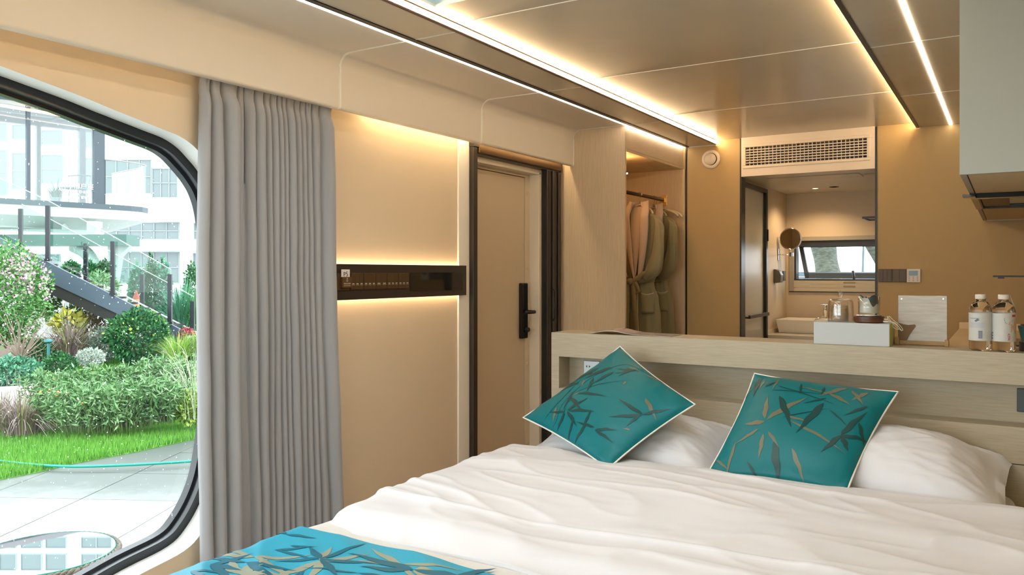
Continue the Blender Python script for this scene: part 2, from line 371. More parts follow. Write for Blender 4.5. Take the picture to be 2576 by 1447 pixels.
# ---- other walls and floor
tag(box('floor', XW-.2, .62, Y0-.1, 8.1, -.06, 0, FLOORM), kind='structure')
mb = MB(); mb.box(XW-.2, XW+.15, Y0-.1, Y0, 0, 2.45).box(.3, .62, Y0-.1, Y0, 0, 2.45).box(XW+.15, .3, Y0-.1, Y0, 0, .12).box(XW+.15, .3, Y0-.1, Y0, 2.3, 2.45)
tag(mb.build('wall_front', WALLM), kind='structure')
w4 = thing('window_4', (-1.1, Y0, .12), kind='structure')
mb = MB()
for x in (XW+.15, -1.15, .26): mb.box(x, x+.04, Y0-.08, Y0-.02, .12, 2.3)
mb.box(XW+.15, .3, Y0-.08, Y0-.02, .12, .16).box(XW+.15, .3, Y0-.08, Y0-.02, 2.26, 2.3); mb.build('window_frame', BLACK, w4)
box('pane', XW+.15, .3, Y0-.052, Y0-.048, .16, 2.26, CLEAR, w4)
tag(box('wall_right', .5, .62, Y0, 8.1, 0, 2.45, BACKM), kind='structure')
mb = MB(); mb.box(XW, -1.762, YB, YB+.1, 0, 2.39).box(-.80, .5, YB, YB+.1, 0, 2.39)
tag(mb.build('wall_back', BACKM), kind='structure')
mb = MB()
for k in range(1): mb.box(-2.196, -2.184, YB-.006, YB, 0, 2.345)
tag(mb.build('trim_2', BLACK), kind='structure')
tag(box('trim_3', -1.762, -1.750, YB-.008, YB+.1, 0, 2.38, BLACK), kind='structure')
tag(box('trim_4', -.808, -.794, YB-.008, YB+.1, 0, 2.38, BLACK), kind='structure')
tag(box('trim_5', -2.166, -1.952, YB-.006, YB, 2.343, 2.35, WHITE), kind='structure')

# ---- air conditioning box over the bathroom opening
AX0, AX1 = -1.750, -.808; AF = YB-.012
ac = thing('air_conditioning_panel', (-1.28, YB, 2.085), 'white boxed air outlet panel with a long slatted grille over the bathroom opening', 'air vent')
gx0, gx1 = AX0+.035, AX1-.052; gz0, gz1 = 2.085+.082, 2.085+.220
mb = MB(); mb.box(AX0, AX1, AF, YB+.1, 2.085, gz0).box(AX0, AX1, AF, YB+.1, gz1, 2.383).box(AX0, gx0, AF, YB+.1, gz0, gz1).box(gx1, AX1, AF, YB+.1, gz0, gz1)
mb.build('front_panel', M('ac_white', (.80, .70, .58), .4), ac, bev=.001)
ACW = MC['ac_white']
box('duct', gx0, gx1, YB+.08, YB+.095, gz0, gz1, BLACK, ac)
mb = MB(); t = .022
mb.box(gx0-t, gx1+t, AF-.008, AF, gz0-t, gz0).box(gx0-t, gx1+t, AF-.008, AF, gz1, gz1+t).box(gx0-t, gx0, AF-.008, AF, gz0, gz1).box(gx1, gx1+t, AF-.008, AF, gz0, gz1)
mb.build('grille_frame', ACW, ac, bev=.003)
for k in range(1, 7):
    z = gz0+(gz1-gz0)*k/7; MB().box(gx0, gx1, AF-.002, AF+.012, z-.0032, z+.0032).build('slat', ACW, ac)
for k in range(1, 30):
    x = gx0+(gx1-gx0)*k/30; MB().box(x-.002, x+.002, AF+.004, AF+.016, gz0, gz1).build('slat', ACW, ac)
# ---- round vent valve
c = P(1789, 401, Y=YB)
rv = thing('round_vent', (c.x, YB, c.z-.07), 'round white ventilation valve high on the back wall', 'vent')
MB().lathe([(.047, 0), (.075, 0), (.074, -.006), (.060, -.014), (.050, -.012), (.047, -.004)], (c.x, YB, c.z), 40, axis='y', cap=False).build('outer_ring', ACW, rv, smooth=True)
MB().lathe([(0, -.024), (.03, -.02), (.045, -.012), (.046, -.008), (0, -.006)], (c.x-.004, YB, c.z+.001), 40, axis='y').build('valve_disc', ACW, rv, smooth=True)
MB().lathe([(0, -.001), (.05, -.001)], (c.x, YB, c.z), 32, axis='y').build('recess', BLACK, rv)
# ---- switches and thermostat on the back wall
def plate(x0, x1, z0, z1, n, label):
    e = thing('light_switch', ((x0+x1)/2, YB, z0), label, 'switch', 'grey switches on the back wall')
    box('plate', x0, x1, YB-.008, YB, z0, z1, PLGREY, e, bev=.002)
    for k in range(n):
        a = x0+.003+(x1-x0-.006)*k/n; b = x0+.003+(x1-x0-.006)*(k+1)/n
        box('rocker', a+.0007, b-.0007, YB-.0105, YB-.007, z0+.003, z1-.003, M('switch_grey', (.13, .10, .075), .5), e, bev=.001)
q = [P(x, 693, Y=YB).x for x in (2210, 2245, 2281, 2316)]; zt, zb_ = P(2245, 677, Y=YB).z, P(2245, 710, Y=YB).z
plate(q[0], q[1]-.001, zb_, zt, 3, 'grey three-button switch plate nearest the bathroom opening')
plate(q[1]+.001, q[2]-.001, zb_, zt, 2, 'grey two-button switch plate next to the thermostat')
th = thing('thermostat', (q[2]+.045, YB, zb_), 'white thermostat with a small teal screen on the back wall', 'thermostat')
box('housing', q[2]+.001, q[3], YB-.014, YB, zb_, zt, M('white_plastic', (.78, .72, .62), .4), th, bev=.002)
xx = q[2]; ww = q[3]-q[2]; hh = zt-zb_
box('screen', xx+ww*.16, xx+ww*.82, YB-.0155, YB-.013, zb_+hh*.50, zb_+hh*.86, M('lcd', (.08, .16, .17), .15), th)
mb = MB()
for r in range(3):
    for c_ in range(3):
        cx = xx+ww*(.19+.3*c_); cz = zb_+hh*(.12+.13*r); mb.box(cx-.005, cx+.005, YB-.0146, YB-.0138, cz-.0015, cz+.0015)
mb.build('buttons', PLGREY, th)

# ---- bathroom
BX0, BX1, BY0, BY1, BZ = -1.79, -.60, YB+.1, 7.81, 2.09
BWALL = M('bath_wallboard', (.62, .51, .36), .5, bump=(500, .15, (1, 1, 1)))
mb = MB(); mb.box(BX0-.06, BX0, YB+.1, YB+.16, 0, BZ+.04).box(BX0-.06, BX0, 7.04, BY1, 0, BZ+.04).box(BX0-.06, BX0, YB+.16, 7.04, 2.065, BZ+.04)
tag(mb.build('wall_bathroom_left', BWALL), kind='structure')
tag(box('wall_bathroom_right', BX1, BX1+.06, YB+.1, BY1, 0, BZ+.04, BWALL), kind='structure')
bc = thing('ceiling_bathroom', (-1.2, 7, BZ), kind='structure')
box('ceiling_board', XW, BX1+.1, YB+.1, BY1, BZ, BZ+.04, M('bath_ceiling', (.66, .60, .48), .3), bc)
box('access_panel', -1.62, -.95, 6.42, 6.66, BZ-.006, BZ, M('bath_panel', (.60, .53, .42), .3), bc, bev=.002)
box('access_panel', -.93, -.80, 6.50, 6.58, BZ-.006, BZ, MC['bath_panel'], bc, bev=.002)
WX0, WX1, WZ0, WZ1 = -1.765, -.70, CZ-.176, CZ+.335
mb = MB(); mb.box(XW, WX0, BY1, BY1+.12, 0, 2.45).box(WX1, .62, BY1, BY1+.12, 0, 2.45).box(WX0, WX1, BY1, BY1+.12, 0, WZ0).box(WX0, WX1, BY1, BY1+.12, WZ1, 2.45)
tag(mb.build('wall_bathroom_back', BWALL), kind='structure')
w2 = thing('window_2', (-1.25, BY1, WZ0), kind='structure')
GF = M('window_grey_beige', (.36, .32, .25), .4); DG = M('window_charcoal', (.035, .036, .038), .4)
mb = MB(); mb.box(WX0, WX0+.045, BY1-.01, BY1+.12, WZ0, WZ1).box(WX1-.045, WX1, BY1-.01, BY1+.12, WZ0, WZ1).box(WX0, WX1, BY1-.01, BY1+.12, WZ1-.04, WZ1)
mb.build('window_casing', GF, w2, bev=.003)
mb = MB(); z1 = WZ1-.04; zr = CZ-.067
mb.box(WX0+.045, WX1-.045, BY1+.01, BY1+.12, z1-.05, z1).box(WX0+.045, WX0+.062, BY1+.01, BY1+.12, zr, z1).box(WX1-.062, WX1-.045, BY1+.01, BY1+.12, zr, z1).box(WX0+.045, WX1-.045, BY1+.0, BY1+.12, zr-.006, zr+.008)
mb.build('window_frame', DG, w2, bev=.002)
mb = MB(); mb.box(WX0, WX1, BY1-.012, BY1+.11, WZ0-.006, WZ0); mb.build('sill_edge', BLACK, w2)
ch = (zr-.006-WZ0)/3
for k in range(3):
    cs = MB().box(WX0+.03, WX1-.03, BY1-.008, BY1+.10, WZ0+ch*k+.001, WZ0+ch*(k+1)-.0012).build('blind_cassette', M('cassette', (.58, .50, .36), .4), w2, bev=.002)
    if k: MB().box(-1.285, -1.185, BY1-.012, BY1-.007, WZ0+ch*k+ch*.35, WZ0+ch*k+ch*.65).build('finger_pull', M('brass_pull', (.35, .25, .08), .4), cs)
# awning sash, swung outward at its foot
def sash(t, x, e=0):  # t 0 top 1 bottom
    return Vector((x, BY1+.06+.27*t+e, z1-.05-(z1-.05-zr-.012)*t))
sx0, sx1 = WX0+.075, WX1-.075
mb = MB()
def bar(a, b, c, d, th=.03): mb.add([a, b, c, d]+[p+Vector((0, th, .012)) for p in (a, b, c, d)], [(0,1,2,3),(7,6,5,4),(0,4,5,1),(1,5,6,2),(2,6,7,3),(3,7,4,0)])
bar(sash(0, sx0), sash(0, sx0+.038), sash(1, sx0+.038), sash(1, sx0)); bar(sash(0, sx1-.038), sash(0, sx1), sash(1, sx1), sash(1, sx1-.038))
bar(sash(0, sx0), sash(0, sx1), sash(.03, sx1), sash(.03, sx0)); bar(sash(.83, sx0), sash(.83, sx1), sash(1, sx1), sash(1, sx0))
sh = mb.build('sash', DG, w2)
MB().add([sash(.03, sx0+.03, .015), sash(.03, sx1-.03, .015), sash(.84, sx1-.03, .015), sash(.84, sx0+.03, .015)], [(0, 1, 2, 3)]).build('pane', CLEAR, sh)
MB().tube([(-1.20, BY1+.02, zr+.004), (-1.205, BY1+.05, zr+.03), (-1.215, BY1+.05, zr+.085)], [.010, .011, .012], 8).build('window_stay', DG, w2, smooth=True)
# bathroom door in the left wall
d2 = thing('door_2', (BX0, 6.7, 0), kind='structure')
mb = MB(); ya, yb = YB+.16, 7.04
mb.box(BX0-.03, BX0+.022, ya, yb, 2.03, 2.065).box(BX0-.03, BX0+.022, yb-.045, yb, 0, 2.03).box(BX0-.03, BX0+.012, ya, ya+.02, 0, 2.03)
mb.build('door_frame', BLACK, d2)
fr = box('frosted_pane', BX0-.015, BX0-.005, ya+.02, yb-.045, .01, 2.03, M('frosted_glass', (.72, .70, .60), .35), d2)
box('hinge', BX0+.02, BX0+.03, yb-.02, yb-.005, 1.62, 1.72, BLACK, d2)
box('hinge', BX0+.02, BX0+.03, yb-.02, yb-.005, .30, .40, BLACK, d2)
mb = MB(); mb.box(BX0-.005, BX0+.05, ya+.04, ya+.055, .985, 1.0).box(BX0+.035, BX0+.05, ya+.04, yb-.06, .985, 1.012).box(BX0-.005, BX0+.05, yb-.075, yb-.06, .985, 1.012)
mb.build('pull_bar', PLGREY, d2, bev=.001)
# backing room behind the frosted door
box('wall_shower', XW, BX0-.3, YB+.1, BY1, 0, 2.1, BWALL)
tag(bpy.data.objects['wall_shower'], kind='structure')
# spot lights in the bathroom
c = P(2098, 470, Z=BZ)
sp = thing('bathroom_downlight', (c.x, c.y, BZ), 'small dark recessed downlight in the bathroom ceiling', 'light')
MB().lathe([(.030, 0), (.040, 0), (.040, -.004), (.030, -.003)], (c.x, c.y, BZ), 24, cap=False).build('trim_ring', PLGREY, sp)
MB().lathe([(0, -.001), (.03, -.001)], (c.x, c.y, BZ), 24).build('lamp_lens', BLACKG, sp)
def lamp(name, kind, loc, energy, color, size=.1, rot=(0, 0, 0), spot=None, parent=None, sizey=None):
    l = bpy.data.lights.new(name, kind); l.energy = energy; l.color = color
    if kind == 'AREA':
        l.size = size
        if sizey: l.shape = 'RECTANGLE'; l.size_y = sizey
    else: l.shadow_soft_size = size
    if spot: l.spot_size = spot; l.spot_blend = .6
    o = bpy.data.objects.new(name, l); COL.objects.link(o); o.location = loc; o.rotation_euler = rot
    if parent is not None: o.parent = parent; o.matrix_parent_inverse = Matrix.Translation(-Vector(parent.location))
    return o
sp2 = thing('bathroom_downlight', (-1.45, 7.40, BZ), 'bathroom downlight above the basin, close to the window wall', 'light')
MB().lathe([(.025, 0), (.035, 0), (.035, -.004), (.025, -.003)], (-1.45, 7.40, BZ), 24, cap=False).build('trim_ring', WHITE, sp2)
MB().lathe([(0, -.001), (.025, -.001)], (-1.45, 7.40, BZ), 24).build('lamp_lens', EM('warm_lens', WARM, 4), sp2)
lamp('downlight_lamp', 'SPOT', (-1.45, 7.40, BZ-.012), 14, (1, .70, .40), .03, spot=2.5, parent=sp2)
# ================================================================== WARDROBE AND ROBES
wr = thing('wardrobe', (-2.45, 5.6, 0), 'open light oak wardrobe with bathrobes hanging beside the entrance door', 'wardrobe')
box('side_panel', XW, -2.216, 5.036, 5.058, 0, 2.348, WOODV, wr)
box('header_panel', -2.235, -2.2175, 5.058, YB, 2.195, 2.348, WOODW, wr)
box('header_board', -2.26, -2.212, 5.058, YB, 2.172, 2.191, WOODW, wr)
box('top_board', XW, -2.26, 5.058, YB, 2.172, 2.19, WOODW, wr)
box('back_panel', XW, -2.198, YB-.018, YB-.001, 0, 2.172, WOODV, wr)
box('back_board', XW+.001, XW+.012, 5.058, YB-.018, 0, 2.172, WOODV, wr)
box('base_board', XW+.012, -2.20, 5.058, YB-.018, .02, .10, WOODH, wr)
rl = MB().tube([(-2.37, 5.06, 1.935), (-2.37, YB-.02, 1.935)], .014, 12).build('clothes_rail', M('dark_rail', (.03, .02, .015), .35, metal=.5), wr, smooth=True)
MB().box(-2.395, -2.345, YB-.026, YB-.018, 1.89, 1.975).box(-2.385, -2.355, YB-.05, YB-.018, 1.915, 1.95).build('rail_bracket', M('brass', (.6, .42, .18), .3, metal=1), wr, bev=.002)
wl_ = thing('wardrobe_light', (-2.36, 5.10, 1.97), 'tiny glowing lamp at the top inside the wardrobe', 'light')
c = P(1576, 437, Y=5.10)
MB().lathe([(0, -.004), (.008, -.002), (.009, .006), (0, .008)], c, 12).build('lamp_lens', EM('tiny_lamp', (1, .7, .4), 20), wl_)
MB().box(c.x-.02, c.x+.012, 5.058, 5.09, c.z+.004, c.z+.012).build('lamp_arm', BLACK, wl_)
wl_.location = c; 
for ch in wl_.children: ch.matrix_parent_inverse = Matrix.Translation(-c)
lamp('wardrobe_lamp', 'POINT', (c.x-.1, 5.25, 2.08), 2.2, (1, .54, .2), .03, parent=wl_)

RO = M('olive_robe', (.215, .195, .11), .85, bump=(500, .3, (1, 1, 1)), sheen=.2); RL = M('robe_lining', (.46, .37, .31), .85, sheen=.2); PIP = M('robe_piping', (.62, .55, .36), .7)
def sstep0(v): return v*v*(3-2*v)
def robe(cx, cy, top, label, tw=0., s=1.):
    e = thing('bathrobe', (cx, cy, top), label, 'bathrobe', 'bathrobes in the wardrobe')
    zt = top-.085
    prof = [(0, .045, .03), (.02, .10, .045), (.05, .19, .05), (.09, .215, .055), (.16, .205, .06), (.28, .19, .065), (.40, .155, .065), (.50, .125, .06), (.56, .135, .06), (.66, .175, .065), (.80, .195, .07), (1.0, .205, .07), (1.14, .21, .07)]
    def wd(h):
        for (a, w0, d0), (b, w1, d1) in zip(prof[:-1], prof[1:]):
            if h <= b:
                k = (h-a)/(b-a); k = k*k*(3-2*k); return w0+(w1-w0)*k, d0+(d1-d0)*k
        return prof[-1][1:]
    def body(u, v):
        h = 1.14*v; a, b = wd(h); q = 2*PI*u
        f = 1+.10*math.sin(q*9+1.5*math.sin(h*5))*min(1, h*2.5)+.05*math.sin(q*17+h*7)*min(1, h*2)
        return (cx+a*math.cos(q)*s, cy+b*math.sin(q)*f, zt-h)
    MB().grid(body, 96, 60, cu=True).build('robe_body', RO, e, smooth=True)
    for sg in (1, -1):
        pts = [(sg*.150, -.005, -.050), (sg*.195, -.03, -.10), (sg*.205, -.050, -.20), (sg*.205, -.065, -.32), (sg*.185, -.078, -.41), (sg*.14, -.085, -.47), (sg*.09, -.085, -.51)]
        rw = [.050, .064, .066, .072, .082, .066, .030]
        nn = 40; fine = 60
        def sl(u, v):
            x = v*(len(pts)-1); i = min(int(x), len(pts)-2); k = x-i; q = 2*PI*u
            g = [min(max(i+d_, 0), len(pts)-1) for d_ in (-1, 0, 1, 2)]
            cr_ = lambda a, b, c, d: .5*((2*b)+(c-a)*k+(2*a-5*b+4*c-d)*k*k+(3*b-a-3*c+d)*k**3)
            p = cr_(*[Vector(pts[j]) for j in g]); r = cr_(*[rw[j] for j in g])
            rr = r*(1+.07*math.sin(q*3+v*7)+.05*math.sin(q*7-v*10))
            return (cx+(p.x+rr*math.cos(q)*.62)*s, cy+p.y+rr*math.sin(q)*.5, zt+p.z-rr*math.cos(q)*(.40+.1*sstep0(v))*sg)
        MB().grid(sl, nn, fine, cu=True).build('sleeve', RO, e, smooth=True)
    # lining seen in the neck opening
    def ling(u, v):
        h = -.03+.53*v; ww = .062*(1-v)**.8+.004; x = (u*2-1)*ww
        return (cx+x*s, cy-.086-.006*math.cos((u-.5)*PI)+(.060*(1-v)**3), zt-h+.0)
    MB().grid(ling, 14, 24).build('neck_lining', RL, e, smooth=True)
    MB().tube([(cx-.05, cy-.03, zt-.06), (cx, cy-.045, zt-.075), (cx+.05, cy-.03, zt-.06)], .003, 6).build('hanging_loop', RO, e)
    for sg in (1, -1):
        def lap(u, v):
            h = -.060+.585*v; inner = .055*(1-v)**.75 if v > .14 else .055*(1-.14)**.75*(.75+.25*v/.14)
            wv = .070*(math.sin(PI*min(1, .12+v*.88)))**.6*(1-.55*v)+.012
            x = sg*(inner+u*wv)+.03*v*(1 if sg > 0 else .3)
            back = .075*max(0, 1-v/.2)**1.3
            return (cx+x*s, cy-.098-.010*math.sin(u*PI)+back+.018*u, zt-h+.012*u*(1-v))
        l = MB().grid(lap, 8, 40).build('lapel', RL, e, smooth=True, solid=.004)
        edge = [lap(1, k/30) for k in range(31)]
        MB().tube([(a, b-.002, c_) for a, b, c_ in edge], .0022, 5).build('piping', PIP, l)
    def collar(u, v):
        a = -.55+u*(PI+1.1); return (cx+(.062-.012*v)*math.cos(a)*s, cy-.035+.055*math.sin(a), zt+.012+.052*v+.006*math.sin(a))
    MB().grid(collar, 30, 5).build('collar', RL, e, smooth=True, solid=.004)
    # belt: band, diagonal loop, knot, tails, loops
    zb = zt-.53
    def belt(u, v):
        q = 2*PI*u; return (cx+.138*math.cos(q)*s, cy+(.070+.02*max(0, -math.sin(q)))*math.sin(q), zb-.022+.044*v+.02*math.cos(q))
    MB().grid(belt, 40, 4, cu=True).build('belt', RO, e, smooth=True, solid=.004)
    mb = MB()
    def strip(pts, w, mi=0):
        vs = []; 
        for i, p in enumerate(pts):
            a = Vector(pts[max(0, i-1)]); b = Vector(pts[min(len(pts)-1, i+1)]); t = (b-a).normalized(); n = t.cross(Vector((0, 1, 0))).normalized()*w/2; p = Vector(p)
            vs += [p-n, p+Vector((0, -.006, 0)), p+n]
        k = len(pts); mb.add([tuple(v) for v in vs], [(i*3+j, (i+1)*3+j, (i+1)*3+j+1, i*3+j+1) for i in range(k-1) for j in (0, 1)], mi)
    strip([(cx+.13, cy-.085, zb+.075), (cx+.07, cy-.10, zb+.055), (cx+.01, cy-.105, zb+.01), (cx-.03, cy-.102, zb-.03)], .035)
    strip([(cx-.05, cy-.10, zb+.01), (cx-.055, cy-.108, zb-.03), (cx-.06, cy-.104, zb-.25), (cx-.062, cy-.10, zb-.52)], .038)
    strip([(cx-.01, cy-.10, zb+.0), (cx+.0, cy-.11, zb-.05), (cx+.012, cy-.105, zb-.25), (cx+.02, cy-.10, zb-.50)], .038)
    strip([(cx+.0, cy-.10, zb+.0), (cx+.03, cy-.12, zb-.03), (cx+.045, cy-.115, zb-.07), (cx+.02, cy-.108, zb-.09), (cx+.0, cy-.104, zb-.05)], .026)
    bl = mb.build('belt_tails', RO, e, smooth=True, solid=.003)
    m2 = MB()
    for x0, x1 in ((-.079, -.081), (.031, .039)): m2.tube([(cx+x0, cy-.108, zb-.03), (cx+x0, cy-.106, zb-.25), (cx+x1, cy-.102, zb-.51)], .002, 5)
    m2.build('piping', PIP, bl)
    MB().lathe([(0, -.026), (.022, -.018), (.027, 0), (.022, .02), (0, .026)], (cx-.028, cy-.112, zb-.002), 14, sy=.6).build('belt_knot', RO, e, smooth=True)
    for sg in (1, -1):
        def pk(u, v):
            x = sg*(.055+.10*u); return (cx+x*s, cy-.078-.012*math.sin(u*PI)+.03*u*u, zb-.085-.15*v-.012*math.sin(u*PI)*(1-v))
        pp = MB().grid(pk, 12, 8).build('pocket', RO, e, smooth=True, solid=.003)
        MB().tube([(a, b-.003, c_) for a, b, c_ in [pk(k/14, 0) for k in range(15)]], .0022, 5).build('piping', PIP, pp)
    return e
HM = M('hanger_ivory', (.66, .55, .38), .35); HK = M('hanger_wire', (.5, .42, .32), .25, metal=1)
def hanger(cx, cy, label, hw=.21):
    e = thing('coat_hanger', (cx, cy, 1.90), label, 'hanger', 'hangers on the wardrobe rail')
    r = .017; pts = [(cx, cy, 1.87), (cx, cy, 1.905)]+[(cx+r*math.cos(a)+0, cy, 1.938+r*math.sin(a)) for a in [math.radians(-60+k*22) for k in range(11)]]
    MB().tube(pts, .0018, 6).build('hook', HK, e, smooth=True)
    p2 = [(cx+hw*math.sin(PI/2*k/8), cy+.005, 1.862-.075*(k/8)**1.3-.0) for k in range(-8, 9) if True and k >= 0]
    full = [(2*cx-x, y, z) for x, y, z in reversed(p2[1:])]+p2
    MB().tube(full, [.008 if 1 < i < len(full)-2 else (.006 if i in (0, len(full)-1) else .010) for i in range(len(full))], 10).build('shoulder_bar', HM, e, smooth=True)
    return e
RX = -2.37
robe(RX-.002, 5.66, 1.900, 'olive bathrobe with pink lapels and tied belt, the front one on the rail', s=.86)
robe(RX-.015, 5.98, 1.905, 'olive bathrobe hanging behind the front robe, nearest the back wall', s=.86)
hanger(RX, 5.66, 'ivory hanger with wire hook holding the front bathrobe', .10)
hanger(RX-.015, 5.98, 'ivory hanger with wire hook holding the rear bathrobe', .10)
hanger(RX-.02, 6.04, 'empty ivory hanger just behind the rear bathrobe', .18)
hanger(RX-.01, 6.085, 'empty ivory hanger closest to the wardrobe back panel', .185)

# ================================================================== CURTAIN
vals = [504, 530, 568, 600, 622, 647, 675, 690, 707, 720, 732, 751, 766, 780, 793, 810, 846]
XC = -2.665
vy = [P(v, 700, X=XC).y for v in vals]; NV = len(vals)-1
topy = [P(v, 700, X=XC).y for v in [516, 534, 556, 604, 618, 645, 668, 684, 700, 712, 724, 742, 758, 772, 786, 806, 836]]
boty = [P(v, 700, X=XC).y for v in [512, 540, 572, 606, 640, 660, 684, 698, 718, 734, 748, 768, 784, 800, 815, 836, 868]]
amps = [.030, .035, .045, .012, .030, .030, .022, .022, .020, .018, .026, .022, .020, .020, .022, .040]
KS = 14; NZ = 70
cz0, cz1 = .02, 2.168
V = []
for j in range(NZ):
    t = (j/(NZ-1)); z = cz1+(cz0-cz1)*(t**1.15)
    for i in range(NV):
        for k in range(KS+(1 if i == NV-1 else 0)):
            f = k/KS
            if z > 1.35:
                a = (z-1.35)/(cz1-1.35); ya_ = vy[i]+(topy[i]-vy[i])*a**2; yb_ = vy[i+1]+(topy[i+1]-vy[i+1])*a**2
            else:
                a = (1.35-z)/1.35; ya_ = vy[i]+(boty[i]-vy[i])*a; yb_ = vy[i+1]+(boty[i+1]-vy[i+1])*a
            y = ya_+(yb_-ya_)*(f-.10*math.sin(2*PI*f)*0)
            top = max(0, (z-2.02)/(cz1-2.02))
            am = 1.3*amps[i]*(1-.55*top**.5)
            x = am*math.sin(PI*f)**.62
            if top > 0: x += .010*top*math.sin(PI*f*2)**2*(1 if i not in (2,) else .3)
            pin = math.exp(-((z-2.075)/.02)**2); x -= pin*am*.35
            x += .004*nz(y*6, z*2.2, 3)*(1+a)+.003*nz(y*20, z*5)
            V.append((XC-.022+x, y+.006*nz(z*1.3, i*.37), z))
NW = NV*KS+1
F = [(j*NW+i, j*NW+i+1, (j+1)*NW+i+1, (j+1)*NW+i) for j in range(NZ-1) for i in range(NW-1)]
cu = np_mesh('curtain', V, F, M('grey_curtain', (.31, .315, .335), .75, bump=(700, .25, (1, 1, 1)), var=(4, .06, (1, 1, .3)), sheen=.25), smooth=True)
tag(cu, 'grey pleated floor-length curtain drawn aside between window and wall', 'curtain')
md = cu.modifiers.new('thickness', 'SOLIDIFY'); md.thickness = .0015; md.offset = -1
ct = MB().box(-2.70, -2.655, .2, 3.0, 2.178, 2.19).build('curtain_track', WHITE); tag(ct, 'white curtain track above the grey curtain, behind the pelmet', 'curtain track')

# ================================================================== SWITCH BAR ON THE LEFT WALL
XB = XW+.042
bar_ = thing('switch_panel_bar', (XW, 3.3, 1.22), 'long dark bronze wall bar with switches, glowing above and below, right of the curtain', 'switch panel')
zb0, zb1 = CZ-.131, CZ+.041
MB().box(XW+.016, XB, 2.60, 3.84, zb0, zb1).build('front_plate', M('dark_bar', (.030, .023, .018), .30, coat=.3), bar_, bev=.0015)
MB().box(XW, XW+.016, 2.62, 3.82, zb0+.03, zb1-.03).build('wall_spacer', BLACK, bar_)
LB = EM('bar_led', (1, .70, .40), 45)
box('led_line', XW+.006, XW+.014, 2.62, 3.82, zb1-.030, zb1-.022, LB, bar_); box('led_line', XW+.006, XW+.014, 2.62, 3.82, zb0+.022, zb0+.030, LB, bar_)
box('gloss_panel', XB, XB+.0015, P(1031, 700, X=XB).y, 3.80, CZ-.100, CZ+.0, M('glossy_dark_glass', (.012, .012, .010), .04, spec=.9), bar_)
BRS = M('brushed_bronze', (.105, .062, .026), .38, metal=.45, var=(30, .2, (1, 1, 30)))
DKL = M('label_print', (.62, .55, .42), .6)
def px_y(p): return P(p, 700, X=XB+.008).y
sw = [(883, 915), (915.5, 945.5), (946, 974), (974.5, 1002), (1002.5, 1029.5)]
hz0, hz1 = CZ-.098+.002, CZ+.0
lab = ['first of five bronze switches, next to the card slot', 'second bronze switch from the card slot', 'middle one of the five bronze switches', 'fourth bronze switch from the card slot', 'last bronze switch, beside the dark gloss panel']
zt_ = P(950, 687, X=XB+.008).z; zb2 = P(883, 729.5, X=XB+.008).z
for k, (a, b) in enumerate(sw):
    e = thing('wall_switch', (XB, (px_y(a)+px_y(b))/2, zb2), lab[k], 'switch', 'bronze switches on the wall bar')
    y0, y1 = px_y(a)+.001, px_y(b)-.001; nk = 2 if k == 2 else 3
    MB().box(XB, XB+.005, y0, y1, zb2, zt_).build('plate', BRS, e, bev=.001)
    for q_ in range(nk):
        a0 = y0+(y1-y0)*q_/nk; a1 = y0+(y1-y0)*(q_+1)/nk
        rk = MB().box(XB+.004, XB+.0085, a0+.0006, a1-.0006, zb2+.002, zt_-.002).build('rocker', BRS, e, bev=.0008)
        m3 = MB(); mid = (a0+a1)/2; wd_ = (a1-a0)
        m3.box(XB+.0086, XB+.0088, mid-wd_*.25, mid+wd_*.25, zb2+.0275, zb2+.0310).box(XB+.0086, XB+.0088, mid-wd_*.34, mid+wd_*.34, zb2+.0225, zb2+.0238)
        m3.build('printed_lines', DKL, rk)
ks = thing('key_card_slot', (XB, px_y(865), zb2), 'bronze key card slot at the left end of the wall bar', 'card slot')
y0, y1 = px_y(849), px_y(880.5)
MB().box(XB, XB+.006, y0, y1, zb2-.001, zt_).build('plate', BRS, ks, bev=.001)
yc0, yc1 = px_y(857), px_y(880); pk_ = box('pocket', XB+.006, XB+.020, yc0, yc1, zb2+.012, zb2+.062, M('card_pocket', (.10, .05, .02), .35), ks, bev=.001)
ym = (yc0+yc1)/2; xf = XB+.0205
ar = [(0, -.010), (.007, -.001), (.0035, -.001), (.0035, .009), (-.0035, .009), (-.0035, -.001), (-.007, -.001)]
mb = MB(); n = len(ar)
inn = [(a*.62, b*.72-.0002) for a, b in ar]
mb.add([(xf, ym+a, zb2+.048+b) for a, b in ar]+[(xf, ym+a, zb2+.048+b) for a, b in inn], [(i, (i+1) % n, n+(i+1) % n, n+i) for i in range(n)])
mb.build('arrow_mark', DKL, pk_)
RY, UZ = (0, 1, 0), (0, 0, 1)
text('printed_text', '请插入房卡取电', .0066, (xf, ym, zb2+.030), RY, UZ, DKL, pk_); text('printed_text', 'INSERT CARD FOR POWER', .0036, (xf, ym, zb2+.021), RY, UZ, DKL, pk_)
kc = thing('key_card', (XB, ym, zt_), 'white key card marked P5 standing in the card slot', 'card')
zc = zb2+.045
cd = MB().box(XB+.009, XB+.011, yc0+.002, yc1-.003, zc, zt_+.017).build('card', M('white_card', (.72, .66, .66), .4), kc, bev=.0005)
text('handwriting', 'P5', .032, (XB+.0115, ym, zb2+.074), (0, 1, .06), (0, -.12, 1), M('ink', (.01, .01, .01), .5), cd)

